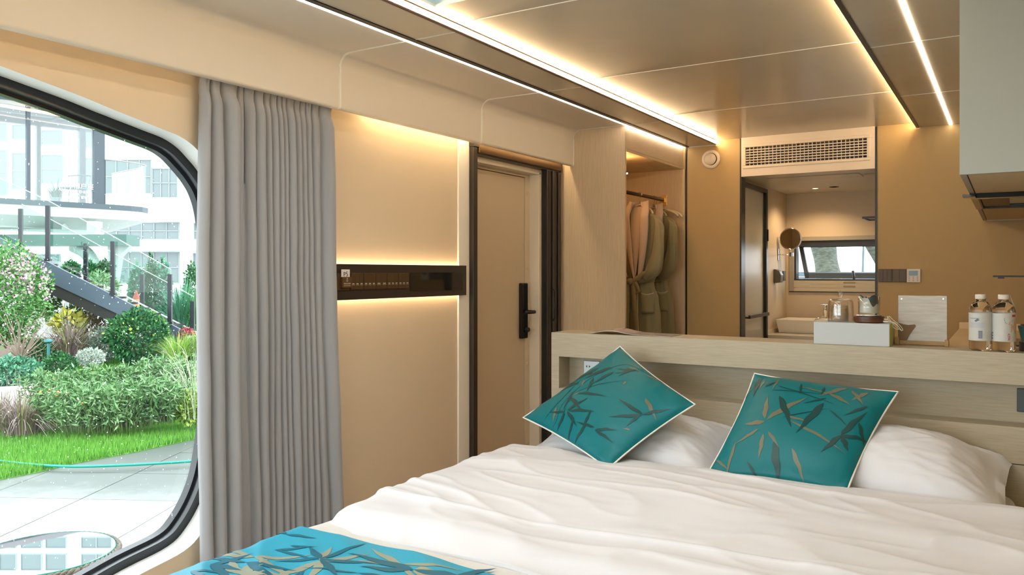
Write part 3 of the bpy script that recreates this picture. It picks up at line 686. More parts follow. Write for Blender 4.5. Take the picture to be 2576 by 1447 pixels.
# ================================================================== HEADBOARD PARTITION
YH, ZH = 3.42, 1.06
HX0, HX1 = -1.892, .48
hb = thing('headboard_partition', (-.8, 3.5, 0), 'light oak headboard partition with a recessed shelf behind the bed', 'headboard')
box('top_rail', HX0, HX1, YH, YH+.205, ZH-.115, ZH, WOODH, hb, bev=.001)
box('side_return', HX0, HX0+.042, YH, YH+.205, 0, ZH-.115, WOODH, hb, bev=.001)
box('niche_back', HX0+.042, HX1, YH+.11, YH+.13, .79, ZH-.115, WOODH, hb)
box('lower_panel', HX0+.042, HX1, YH, YH+.13, .66, .793, WOODH, hb, bev=.001)
box('lower_panel', HX0+.042, HX1, YH, YH+.13, .0, .657, WOODH, hb, bev=.001)
c = P(1485, 925, Y=YH+.11)
so = thing('power_socket', (c.x, YH+.11, c.z-.04), 'silver power socket in the headboard niche beside the left cushion', 'socket')
s0 = P(1469, 907, Y=YH+.105); 
box('plate', s0.x, s0.x+.086, YH+.101, YH+.11, s0.z-.086, s0.z, M('silver_plate', (.42, .44, .45), .35, metal=.5), so, bev=.002)
mb = MB()
for dx in (.016, .033): 
    sgn = 1 if dx < .02 else -1
    mb.prism([(s0.x+dx-.004*sgn, YH+.1005, s0.z-.027), (s0.x+dx+.004*sgn, YH+.1005, s0.z-.021), (s0.x+dx+.004*sgn, YH+.1005, s0.z-.034)], (0, .001, 0))
mb.build('slots', BLACK, so)
c = P(2558, 974, Y=YH+.1)
so2 = thing('power_socket', (c.x+.04, YH+.11, c.z-.09), 'dark grey power socket at the far right end of the headboard niche', 'socket')
box('plate', c.x, c.x+.086, YH+.100, YH+.11, c.z-.092, c.z-.004, M('slate_plate', (.05, .06, .065), .35), so2, bev=.003)

# ================================================================== BED
bd = thing('bed', (-.9, 2.3, 0), 'white double bed standing against the oak headboard', 'bed')
BX_0, BX_1, BY_0, BY_1 = -1.80, .02, .98, 3.415
box('bed_base', BX_0+.02, BX_1-.02, BY_0+.05, BY_1, 0.02, .30, M('base_fabric', (.45, .38, .30), .8), bd, bev=.01)
SHEET = M('white_cotton', (.63, .63, .665), .8, bump=(900, .12, (1, 1, 1)), sheen=.15)
MB().box(BX_0, BX_1, BY_0, BY_1, .30, .552).build('mattress', SHEET, bd, bev=.045, seg=5)
def drape(u, y, base, xl, xr, R, drop):      # u: distance across the bed, wraps down at both sides
    if u < xl:
        a = (xl-u)/R
        if a < PI/2: return Vector((xl-R*math.sin(a), y, base-R*(1-math.cos(a))))
        return Vector((xl-R, y, base-R-(xl-u-R*PI/2)))
    if u > xr:
        a = (u-xr)/R
        if a < PI/2: return Vector((xr+R*math.sin(a), y, base-R*(1-math.cos(a))))
        return Vector((xr+R, y, base-R-(u-xr-R*PI/2)))
    return Vector((u, y, base))
def sstep(a, b, x):
    t = min(1, max(0, (x-a)/(b-a))); return t*t*(3-2*t)
def duvet_h(x, y):
    h = .598+.018*sstep(1.9, 2.8, y)
    h -= .035*(1-sstep(1.80, 1.93, y)); 
    h -= .055*sstep(2.90, 3.0, y)**1.5
    h += .006*sstep(2.07, 2.11, y+.02*nz(x*1.5, 1.7)-.02*(x+.9))
    h += .004*math.exp(-((y+.02*nz(x*1.5, 1.7)-.02*(x+.9)-2.105)/.006)**2)
    wy = y+.30*x*.35+.10*nz(x*1.1, y*1.1, 4)
    h += .015*nz(x*1.2+3, wy*3.6, 1.0)+.006*nz(x*2.2-wy, wy*7.0, 5.0)
    r = 1-abs(nz(x*1.0+1, wy*4.5+.6*nz(x*2, y*3, 8), 9.3))*2; h += .008*max(0, r)**2.5
    r = 1-abs(nz(x*2.6+4-y*2, wy*8+x*1.5, 2.3))*2; h += .0055*max(0, r)**2.5
    h += .0018*nz(x*9-y*6, wy*18, 7)
    return h
def cloth(name, u0, u1, y0, y1, nu, nv, hf, xl, xr, R, mats, off=0., edge=None, parent=None):
    V = []
    for i in range(nu):
        u = u0+(u1-u0)*i/(nu-1)
        for j in range(nv):
            t = j/(nv-1); y = y0+(y1-y0)*t
            if edge: y = edge(u, y, t)
            p = drape(u, y, 0, xl, xr, R, 0)
            xx = min(max(u, xl-.05), xr+.05)
            hh = hf(xx, y)
            if u < xl: p.x += .012*nz(y*5, p.z*3, 2)*min(1, (xl-u)*6)-.3*(hh-.6)*min(1, (xl-u)*8)
            V.append((p.x, p.y, p.z+hh+off))
    F = [(i*nv+j, (i+1)*nv+j, (i+1)*nv+j+1, i*nv+j+1) for i in range(nu-1) for j in range(nv-1)]
    return np_mesh(name, V, F, mats, parent, smooth=True)
XL, XR = -1.79, .03
dv = cloth('duvet', XL-.40, XR+.38, 1.80, 3.005, 250, 170, duvet_h, XL, XR, .055, SHEET, edge=lambda u, y, t: y+.012*nz(u*3, 9)*(1-t)-.03*sstep(-1.2, -1.9, u)*t)
md = dv.modifiers.new('thickness', 'SOLIDIFY'); md.thickness = .018; md.offset = -1
tag(dv, 'thick crumpled white duvet covering most of the bed', 'duvet')
def base_h(x, y): return .566+.005*nz(x*1.5, y*4, 2)+.003*nz(x*4+y*5, y*9, 6)
RIB = M('ribbed_cream_cotton', (.66, .64, .61), .8, bump=(60, .6, (12, .2, 1), .004))
bk = cloth('bed_blanket', XL-.36, XR+.36, 1.05, 1.90, 160, 50, base_h, XL-.03, XR, .045, RIB, off=.0, edge=lambda u, y, t: y+.006*nz(u*4, 2))
tag(bk, 'thin ribbed cream blanket showing between duvet and turquoise runner', 'blanket')
md = bk.modifiers.new('thickness', 'SOLIDIFY'); md.thickness = .008; md.offset = -1
RUN = M('turquoise_satin', (.003, .31, .47), .42, sheen=.05, bump=(900, .1, (1, 1, 1)))
DKP = M('print_dark_teal', (.004, .12, .19), .4); GDP = M('print_gold', (.27, .29, .22), .42)
def run_h(x, y):
    f = .009*sstep(1.60, 1.74, y)*nz(x*5+3, y*2, 1)+.006*max(0, 1-abs(nz(x*3.0+y*4, y*1.2, 8))*3)**2
    return base_h(x, y)+.007+f
RU = dict(y0=1.25, y1=1.742)
def run_pt(u, y, o=0):
    p = drape(u, y, 0, XL-.035, XR, .048, 0); xx = min(max(u, XL-.05), XR+.05)
    hh = run_h(xx, y)
    n = Vector((0, 0, 1)) if u >= XL-.035 else Vector((-math.sin(min(PI/2, (XL-.035-u)/.048)), 0, math.cos(min(PI/2, (XL-.035-u)/.048))))
    return Vector((p.x, p.y, p.z+hh))+n*(o+.0)
rn = MB().grid(lambda u, v: run_pt(XL-.36+(XR-XL+.68)*u, RU['y0']+(RU['y1']-RU['y0'])*v), 200, 60).build('bed_runner', RUN, smooth=True)
tag(rn, 'turquoise satin runner printed with bamboo leaves across the foot of the bed', 'bed runner')
def leafpoly(fn, cx, cy, ang, L, Wd, bend=0., n=10, e=.0015):      # a leaf drawn on a surface fn(u, v, offset)
    vs = []
    for i in range(n+1):
        t = i/n; wv = Wd*math.sin(PI*t**.75)**1.0*(1-.3*t)+.0002; a = ang+bend*t
        x = cx+L*t*math.cos(ang+bend*t*.5); y = cy+L*t*math.sin(ang+bend*t*.5)
        nx, ny = -math.sin(a), math.cos(a); jag = wv*.10*math.sin(i*7.3+cx*50)
        for q in (-1, -.33, .33, 1): vs.append(fn(x+nx*(wv*q*.5+jag), y+ny*(wv*q*.5+jag), e))
    return vs, [(i*4+k, (i+1)*4+k, (i+1)*4+k+1, i*4+k+1) for i in range(n) for k in range(3)]
dk = MB(); gd = MB()
def star(mbx, fn, cx, cy, L, Wd, angs, e=.0015):
    for a in angs:
        v, f = leafpoly(fn, cx, cy, a, L*random.uniform(.7, 1.2), Wd*random.uniform(.8, 1.2), random.uniform(-.4, .4), e=e); mbx.add(v, f)
def rp(px, py): p = P(px, py, Z=.578); return p.x, p.y
for (px, py, k, L, Wd, an) in [(806, 1408, 0, .15, .022, (.3, 2.6, -.4, 1.5, 3.6)), (806, 1414, 1, .13, .03, (.9, -.9, 4.4, 2.2)), (640, 1400, 1, .2, .022, (-.2, .5, 3.0, 3.5)), (620, 1412, 0, .17, .022, (.1, 3.4, -.3)),
                             (600, 1440, 1, .14, .05, (.6, 1.6, 2.8)), (1010, 1418, 1, .14, .02, (.4, 2.9, 3.6, -.6)), (1040, 1432, 0, .2, .03, (.1, 3.1, 3.7)), (1160, 1440, 0, .13, .03, (1.0, .3, -.8)), (530, 1418, 0, .14, .025, (.3, 1.2, -.3)), (1060, 1425, 1, .10, .05, (-.8,)),
                             (720, 1345, 0, .09, .016, (0.2, 2.8)), (690, 1380, 0, .16, .014, (0.1, .5)), (730, 1372, 0, .10, .012, (0.2,)), (480, 1436, 0, .12, .02, (.4, -.2)), (900, 1440, 0, .16, .012, (.1, 3.5))]:
    x, y = rp(px, py); star(gd if k else dk, run_pt, x, y, L, Wd, an, e=.0010 if k else .0015)
for _ in range(14):
    x = random.uniform(-1.1, 0); y = random.uniform(1.28, 1.70); star(random.choice([dk, gd]), run_pt, x, y, .13, .022, [random.uniform(0, 6) for q in range(4)], e=.0015)
for _ in range(14):
    x = random.uniform(-1.75, -.6); y = random.uniform(1.27, 1.40); star(random.choice([dk, gd]), run_pt, x, y, .12, .02, [random.uniform(0, 6) for q in range(4)], e=.0013)
dk.build('printed_leaves', DKP, rn, smooth=True); gd.build('printed_leaves', GDP, rn, smooth=True)

# ================================================================== PILLOWS
def pillow(name, c, ax, ay, az, w_, h_, T, fl, seed, label, mat, mess=1.):
    ax, ay, az = Vector(ax).normalized(), Vector(ay).normalized(), Vector(az).normalized(); c = Vector(c)
    def sf(u, v, s_):
        a, b = u*2-1, v*2-1
        e1 = 1+fl/(w_/2); e2 = 1+fl/(h_/2); aa, bb = a*e1, b*e2
        ia, ib = min(1, abs(aa)), min(1, abs(bb))
        t = T*((1-ia**3.4)**1.15)*((1-ib**2.0)**.68)
        t *= 1+.12*nz(a*1.3+seed, b*1.3, 1)
        wr = .012*mess*nz(a*4+seed, b*4, 2)+.006*mess*nz(a*9, b*9+seed, 3)+.008*mess*max(0, 1-abs(nz(a*3+b*2+seed, b*5-a, 5))*4)
        pin = 1-.05*(1-abs(a)**2)*abs(b)**3; pin2 = 1-.05*(1-abs(b)**2)*abs(a)**3
        out = max(0, abs(aa)-1)/(e1-1+1e-6) if fl > 0 else 0
        wf_ = .008*out*math.sin(b*8+seed)+.010*out*nz(b*5, seed)-.02*out
        sag = -.05*(max(0, abs(a)-.45)/.55)**2*(.4+.6*(b*.5+.5))
        return c+ax*(w_/2*aa*pin2)+ay*(h_/2*bb*pin)+az*((t+wr*min(1, t/T*2.5))*s_+wf_+sag+(.0006*s_))
    nu, nv = 90, 64; mb = MB(); mb.grid(lambda u, v: sf(u, v, 1), nu, nv); mb.grid(lambda u, v: sf(u, v, -.8), nu, nv)
    o = mb.build(name, mat, smooth=True); bm = bmesh.new(); bm.from_mesh(o.data); bmesh.ops.remove_doubles(bm, verts=bm.verts, dist=.0016); bmesh.ops.recalc_face_normals(bm, faces=bm.faces); bm.to_mesh(o.data); bm.free()
    return o, sf
tl = math.radians(15)
o, _ = pillow('pillow', (-.445, 3.165, .668), (1, 0, -.015), (0, math.cos(tl), math.sin(tl)), (0, -math.sin(tl), math.cos(tl)), .84, .43, .122, .035, 1.3, '', SHEET, .5)
tag(o, 'white pillow with a flanged pillowcase behind the right teal cushion', 'pillow', 'white bed pillows')
o, _ = pillow('pillow', (-1.37, 3.175, .645), (1, 0, .02), (0, math.cos(tl*.9), math.sin(tl*.9)), (0, -math.sin(tl*.9), math.cos(tl*.9)), .80, .43, .095, .045, 5.1, '', SHEET, .5)
tag(o, 'white pillow on the window side, under the left teal cushion', 'pillow', 'white bed pillows')

def sm2(pts, k=8):
    out = []; n = len(pts)
    for i in range(n-1):
        p0, p1, p2, p3 = (Vector(pts[min(max(i+j-1, 0), n-1)]) for j in range(4))
        for a in range(k):
            t = a/k; out.append(.5*((2*p1)+(-p0+p2)*t+(2*p0-5*p1+4*p2-p3)*t*t+(-p0+3*p1-3*p2+p3)*t**3))
    return out
TEAL = M('teal_satin', (.0004, .135, .155), .40, bump=(1100, .12, (1, 1, 1)), spec=.32)
DK2 = M('print_deep_green', (.003, .045, .045), .38); GD2 = M('print_bronze_gold', (.125, .125, .08), .38)
CORD = M('white_cord', (.72, .68, .62), .6)
def cushion(tl_, tr_, bl_, br_, T, label, leaves, seed, seam=None):
    tl_, tr_, bl_, br_ = map(Vector, (tl_, tr_, bl_, br_))
    nrm = ((tr_-tl_).cross(bl_-tl_)).normalized()
    if nrm.y > 0: nrm = -nrm
    def sfc(u, v, s_=1, off=0):
        a, b = u*2-1, v*2-1
        p2 = 1-.055*(1-b*b)*abs(a)**2.5; p1 = 1-.055*(1-a*a)*abs(b)**2.5
        uu, vv = (a*p2+1)/2, (b*p1+1)/2
        p = (tl_*(1-uu)+tr_*uu)*(1-vv)+(bl_*(1-uu)+br_*uu)*vv
        k = max(0, (1-min(1, abs(a))**2.2))*max(0, (1-min(1, abs(b))**2.2)); t = T*k**.55
        cr_ = (abs(a)*abs(b))**3
        t += .005*nz(a*1.3+seed, b*1.3, 2)*min(1, k*4)+.006*math.sin((a*b)*9+seed)*cr_**.5*min(1, k*20)
        t += .003*max(0, 1-abs(nz(a*1.6+seed+b*.8, b*2.6-a, 7))*4)*min(1, k*5)*(1-.7*min(1, k*1.5))
        return p+nrm*(t*s_+off)
    e = thing('cushion', tuple(bl_), label, 'cushion', 'teal bamboo cushions on the bed')
    mb = MB(); mb.grid(lambda u, v: sfc(u, v, 1), 70, 70); mb.grid(lambda u, v: sfc(u, v, -1), 50, 50); mb.build('cover', TEAL, e, smooth=True)
    per = [(k/24, 0) for k in range(24)]+[(1, k/24) for k in range(24)]+[(1-k/24, 1) for k in range(24)]+[(0, 1-k/24) for k in range(24)]
    MB().tube([sfc(u, v, 0) for u, v in per], .0035, 7, closed=True).build('piping', CORD, e, smooth=True)
    if seam: MB().tube([sfc(a, b, 1, .0003) for a, b in [tuple(q)[:2] for q in sm2([(a, b, 0) for a, b in seam])]], .0011, 5).build('seam', DK2, e, smooth=True)
    fn = lambda u, v, o_: sfc(min(.995, max(.005, u)), min(.995, max(.005, v)), 1, o_)
    d_, g_ = MB(), MB()
    for (kind, x, y, an, L, Wd, bd_) in leaves:
        v, f = leafpoly(fn, x, y, an, L, Wd, bd_, n=14, e=.0012 if kind else .0016); (g_ if kind else d_).add(v, f)
    if d_.v: d_.build('printed_leaves', DK2, e, smooth=True)
    if g_.v: g_.build('printed_leaves', GD2, e, smooth=True)
    return e
R_ = math.radians
# corner order as seen: first corner top, then clockwise partner, etc.; u runs first->second, v first->third
c1 = [P(1560, 872, Y=3.33), P(1749, 1018, Y=3.08), P(1316, 1051, Y=3.02), P(1530, 1180, Y=2.80)]
lv1 = []
def tw(x, y, a, L, b=0): lv1.append((0, x, y, a, L, .007, b))
tw(.10, .42, R_(72), .62, .2); tw(.22, .62, R_(-62), .5, .25); tw(.30, .75, R_(60), .22)
for x, y, a, L, Wd in [(.14, .50, 2.2, .22, .030), (.16, .52, 2.9, .2, .028), (.20, .60, 1.0, .22, .032), (.24, .66, .2, .24, .040), (.26, .60, -.5, .28, .032), (.18, .36, 2.6, .24, .035), (.14, .30, 1.9, .24, .040), (.24, .22, 1.9, .26, .048), (.30, .25, 1.6, .22, .036), (.22, .40, .9, .18, .030),
                       (.40, .10, 1.9, .17, .030), (.42, .09, 2.35, .18, .028), (.38, .12, 1.5, .14, .028), (.36, .78, -.6, .24, .036), (.36, .79, .3, .20, .034), (.35, .78, -1.4, .20, .036), (.34, .80, 2.6, .16, .03), (.35, .81, 1.2, .18, .03),
                       (.86, .42, -1.25, .24, .036), (.86, .42, 3.0, .26, .040), (.86, .43, 2.2, .26, .038), (.84, .42, 1.4, .18, .03), (.70, .80, -.8, .18, .032), (.70, .80, -.1, .2, .030), (.68, .78, 2.8, .18, .03), (.60, .80, 1.4, .2, .03), (.56, .72, 1.2, .24, .02), (.52, .66, 1.1, .22, .018), (.46, .80, 1.1, .26, .022)]:
    lv1.append((0, x, y, a, L, Wd, .15))
for x, y, a, L, Wd in [(.52, .07, -.5, .16, .028), (.34, .12, -.4, .12, .026), (.74, .28, .35, .24, .04), (.22, .80, .9, .16, .03), (.16, .46, .8, .10, .024), (.48, .26, 1.2, .05, .02), (.90, .60, 2.4, .06, .02), (.27, .58, 1.9, .08, .02)]: lv1.append((1, x, y, a, L, Wd, .1))
cushion(c1[0], c1[1], c1[2], c1[3], .062, 'teal satin bamboo cushion standing on its corner, nearer the entrance door', lv1, 1.0, [(.34, .97), (.329, .894), (.238, .733), (.201, .467), (.23, .25), (.28, .118), (.36, .075), (.471, .05), (.6, .03)])
c2 = [P(1898, 940, Y=3.32), P(2260, 986, Y=3.26), P(1778, 1195, Y=2.92), P(2130, 1240, Y=2.88)]
lv2 = []
for x, y, a, L, Wd in [(.22, .22, -.1, .40, .010), (.24, .16, .25, .50, .010), (.68, .36, .6, .22, .012), (.40, .50, -.55, .34, .010), (.30, .28, .95, .36, .050), (.62, .30, 1.75, .34, .062), (.62, .24, 2.5, .16, .02), (.82, .58, -.25, .22, .04), (.83, .57, 1.9, .20, .045), (.83, .57, -1.3, .28, .05), (.84, .58, .9, .14, .04), (.42, .72, 1.15, .36, .060), (.90, .42, 1.0, .2, .03), (.28, .90, .8, .2, .022), (.56, .10, 1.4, .12, .02), (.40, .1, 1.3, .14, .02), (.90, .25, 2.2, .18, .03), (.06, .04, 1.4, .26, .05), (.15, .18, -.8, .1, .03)]: lv2.append((0, x, y, a, L, Wd, .1))
for x, y, a, L, Wd in [(.28, .52, -1.9, .24, .042), (.30, .53, -1.0, .34, .056), (.29, .55, 2.9, .16, .05), (.27, .62, 2.3, .20, .03), (.32, .66, 1.35, .22, .032), (.35, .64, .75, .18, .026), (.46, .52, .35, .50, .024), (.42, .48, .1, .18, .024), (.62, .18, .45, .20, .036), (.40, .14, .15, .26, .018), (.56, .76, .95, .30, .034), (.13, .74, 1.45, .30, .026), (.70, .06, 2.2, .22, .05), (.74, .10, .8, .2, .03), (.05, .16, 1.9, .2, .022), (.84, .08, 1.9, .16, .04), (.02, .88, .5, .16, .02), (.22, .06, 1.5, .16, .02), (.12, .10, 1.6, .12, .02)]: lv2.append((1, x, y, a, L, Wd, .12))
cushion(c2[0], c2[1], c2[2], c2[3], .060, 'teal satin bamboo cushion leaning upright on the right pillow', lv2, 4.0)
# ================================================================== THINGS ON THE HEADBOARD SHELF
def TG(name, ior=1.45, tint=(1, 1, 1), rough=0.0):
    return M(name, tint, rough, trans=1.0, ior=ior)
GL = GLASS('clear_glass', (.97, .97, .965), 1.6, boost=.02)
bx = thing('white_box', (-.54, 3.52, ZH), 'white carton lying on the headboard shelf under the glass cloche', 'box')
X0, X1 = P(2047, 840, Y=3.437).x, P(2237, 840, Y=3.437).x
BT = ZH+.089
box('carton', X0, X1, 3.437, 3.60, ZH+.0005, BT, M('carton_white', (.46, .48, .49), .55), bx, bev=.001)
box('end_flap', X1, X1+.001, 3.438, 3.599, ZH+.001, BT-.001, M('carton_green', (.46, .48, .20), .6), bx)
# cloche with a glass inside
cc = P(2115, 806, Y=3.51)
def bell(cx, cy, z, lab):
    e = thing('glass_cloche', (cx, cy, z), lab, 'cloche')
    o = [(.0505, 0), (.0500, .03), (.0480, .070), (.0465, .082), (.042, .090), (.030, .0935), (.010, .0945), (.0075, .098), (.0085, .102), (.0115, .108), (.0125, .114), (.0105, .121), (.006, .1255), (0, .1265)]
    i = [(.0480, 0), (.0475, .03), (.0455, .070), (.0435, .081), (.039, .0875), (.028, .0905), (0, .0915)]
    mb = MB(); mb.lathe(o, (cx, cy, z+.0008), 40, cap=False); mb.lathe(i, (cx, cy, z+.0008), 40, cap=False)
    n = 40; k = len(o)*n; mb.f += [(j, (j+1) % n, k+(j+1) % n, k+j) for j in range(n)]; mb.mi += [0]*n
    mb.build('dome', GL, e, smooth=True)
    return e
bell(cc.x, cc.y, BT, 'clear glass cloche with a ball knob over a drinking glass')
tg = thing('drinking_glass', (cc.x-.003, cc.y, BT), 'upturned drinking glass with a paper sleeve under the glass cloche', 'glass')
mb = MB(); oo = [(.034, .002), (.0335, .03), (.031, .068), (.029, .070), (0, .070)]; ii = [(.032, .002), (.0315, .03), (.0292, .066), (0, .0665)]
mb.lathe(oo, (cc.x-.003, cc.y, BT), 32, cap=False); mb.lathe(ii, (cc.x-.003, cc.y, BT), 32, cap=False); n = 32; k = len(oo)*n; mb.f += [(j, (j+1) % n, k+(j+1) % n, k+j) for j in range(n)]; mb.mi += [0]*n
mb.build('tumbler', GL, tg, smooth=True)
MB().lathe([(.0305, .003), (.0280, .056)], (cc.x-.003, cc.y, BT), 32, cap=False).build('paper_sleeve', M('paper_white', (.82, .76, .66), .7), tg, smooth=True)
# wooden warmer with a glass
wc = P(2186, 812, Y=3.505)
wd = thing('wooden_coaster', (wc.x, wc.y, BT), 'round dark walnut base plugged to a white cable, beside the cloche', 'coaster')
WAL = M('walnut', (.10, .035, .016), .38, var=(8, .4, (1, 1, 12)))
MB().lathe([(0, .001), (.052, .001), (.056, .004), (.057, .012), (.0565, .024), (.054, .0265), (0, .0265)], (wc.x, wc.y, BT), 40).build('base', WAL, wd, smooth=False, auto=True)
MB().lathe([(0, .0265), (.047, .0265), (.047, .0290), (0, .0290)], (wc.x, wc.y, BT), 32).build('dark_plate', BLACKG, wd)
g2 = thing('glass_tumbler', (wc.x, wc.y, BT+.029), 'straight clear tumbler with a dark printed wrap on the walnut base', 'glass')
mb = MB(); z = BT+.0295; oo = [(0, 0), (.037, 0), (.0405, .003), (.0410, .076)]; ii = [(0, .008), (.036, .008), (.038, .012), (.0385, .076)]
mb.lathe(oo, (wc.x, wc.y, z), 40, cap=False); mb.lathe(ii, (wc.x, wc.y, z), 40, cap=False); n = 40; a_ = 3*n; b_ = 7*n; mb.f += [(a_+j, a_+(j+1) % n, b_+(j+1) % n, b_+j) for j in range(n)]; mb.mi += [0]*n
mb.build('tumbler', GL, g2, smooth=True)
def wrap(u, v, r=.0345):
    a = -PI*.95+u*PI*.95; return (wc.x+r*math.cos(a), wc.y+r*math.sin(a), z+.010+(.048+.020*math.sin(u*6)+.008*math.sin(u*17))*v)
MB().grid(wrap, 40, 8).build('pale_wrap', M('wrap_pale', (.55, .55, .50), .6), g2, smooth=True)
def wrap2(u, v):
    a = -PI*.95+u*PI*.95; lo = .048+.020*math.sin(u*6)+.008*math.sin(u*17); hi = .066+.006*math.sin(u*11)
    return (wc.x+.0346*math.cos(a), wc.y+.0346*math.sin(a), z+.010+lo+(hi-lo)*v)
MB().grid(wrap2, 40, 5).build('dark_wrap', M('wrap_dark', (.015, .04, .05), .4), g2, smooth=True)
# cable
cb = thing('charging_cable', (wc.x+.06, wc.y, BT), 'coiled white charging cable drooping off the carton', 'cable')
WC_ = M('cable_white', (.78, .74, .62), .45)
def yy(px, py, y): return tuple(P(px, py, Y=y))
K1 = [(2219, 803, 3.50), (2232, 804, 3.49), (2246, 812, 3.50), (2258, 820, 3.51), (2268, 831, 3.51), (2271, 829, 3.52), (2262, 817, 3.52), (2249, 807, 3.51), (2240, 798, 3.50), (2236, 796, 3.50)]
K2 = [(2218, 809, 3.49), (2232, 809, 3.485), (2248, 811, 3.49), (2258, 819, 3.495), (2266, 829, 3.50), (2269, 832, 3.505), (2266, 831, 3.515), (2254, 822, 3.52), (2244, 812, 3.51), (2233, 796, 3.50), (2234, 803, 3.495)]
K3 = [(2246, 816, 3.52), (2246, 822, 3.52), (2252, 827, 3.52), (2259, 829, 3.52), (2262, 828, 3.515)]
def sm(pts, k=6):
    out = []; n = len(pts)
    for i in range(n-1):
        p0, p1, p2, p3 = (Vector(pts[min(max(i+j-1, 0), n-1)]) for j in range(4))
        for a in range(k):
            t = a/k; out.append(.5*((2*p1)+(-p0+p2)*t+(2*p0-5*p1+4*p2-p3)*t*t+(-p0+3*p1-3*p2+p3)*t**3))
    out.append(Vector(pts[-1])); return out
mb = MB()
for K in (K1, K2, K3): mb.tube(sm([yy(*q_) for q_ in K]), .0013, 7)
mb.build('cord', WC_, cb, smooth=True)
MB().tube([yy(2216, 803, 3.50), yy(2222, 803, 3.50), yy(2231, 804, 3.49)], [.0025, .0030, .0022], 10).build('plug', WC_, cb, smooth=True)
MB().tube([yy(2216, 809, 3.49), yy(2222, 809, 3.49), yy(2234, 809, 3.485)], [.0025, .0030, .0022], 10).build('plug', WC_, cb, smooth=True)
# menu board in a wooden stand
ms = thing('menu_board', (-.29, 3.60, ZH), 'pale square board standing in a small wooden easel on the headboard shelf', 'board')
YMB = 3.585; a, b = P(2259, 800, Y=YMB), P(2383, 800, Y=YMB); zt_ = P(2320, 744, Y=YMB).z; zb_ = P(2320, 862, Y=YMB).z
MB().box(a.x, b.x, YMB, YMB+.004, zb_, zt_).build('board', M('pale_board', (.42, .375, .32), .30, var=(7, .12, (1.5, 1, 14), (.35, .285, .22)), coat=.3), ms, bev=.002)
OK_ = M('small_oak', (.34, .20, .075), .5)
lx0, lx1 = P(2253, 860, Y=YMB).x, P(2263, 860, Y=YMB).x; rx0, rx1 = P(2377, 860, Y=YMB).x, P(2387, 860, Y=YMB).x
for x0, x1, y_ in ((lx0, lx1, 850), (rx0, rx1, 853)): box('post', x0, x1, YMB-.022, YMB+.014, ZH+.0005, P(2320, y_, Y=YMB).z, OK_, ms, bev=.001)
box('rail', lx1-.001, rx0+.001, YMB-.010, YMB+.010, P(2320, 868, Y=YMB).z, P(2320, 858, Y=YMB).z, OK_, ms, bev=.002)
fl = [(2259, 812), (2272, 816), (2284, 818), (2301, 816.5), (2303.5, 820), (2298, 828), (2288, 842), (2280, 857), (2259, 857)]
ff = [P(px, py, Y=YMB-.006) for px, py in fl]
MB().prism(ff, (0, .003, 0)).build('brown_wedge_stand_in', M('wedge_brown', (.17, .095, .04), .6), ms, bev=.0005)  # made-up flat piece standing in for a brown reflection in the board
for px in (2268, 2373):
    q_ = P(px, 752, Y=YMB); MB().lathe([(0, 0), (.0026, 0), (.0026, -.0012), (0, -.0012)], (q_.x, YMB, q_.z), 12, axis='y').build('screw', CHROME, ms)
# magazine
mg = thing('magazine', (-1.45, 3.5, ZH), 'curled glossy magazine lying on the left half of the headboard shelf', 'magazine')
mx0, mx1 = P(1491, 835, Y=3.47).x, P(1692, 846, Y=3.47).x
def mag(off):
    def f(u, v):
        x = mx0+(mx1-mx0)*u; y = 3.445+.155*v
        h = .015*math.exp(-((u-.26)/.17)**2)+.004*(1-u)
        return (x, y, ZH+.0018+h+off)
    return f
MB().grid(mag(0), 40, 12).build('pages', M('mag_pages', (.62, .58, .52), .5), mg, smooth=True, solid=.0016)
MB().grid(mag(.0012), 40, 12).build('cover', M('mag_cover', (.30, .33, .40), .22, var=(7, .8, (1, 6, 1), (.62, .42, .30)), coat=.5), mg, smooth=True)
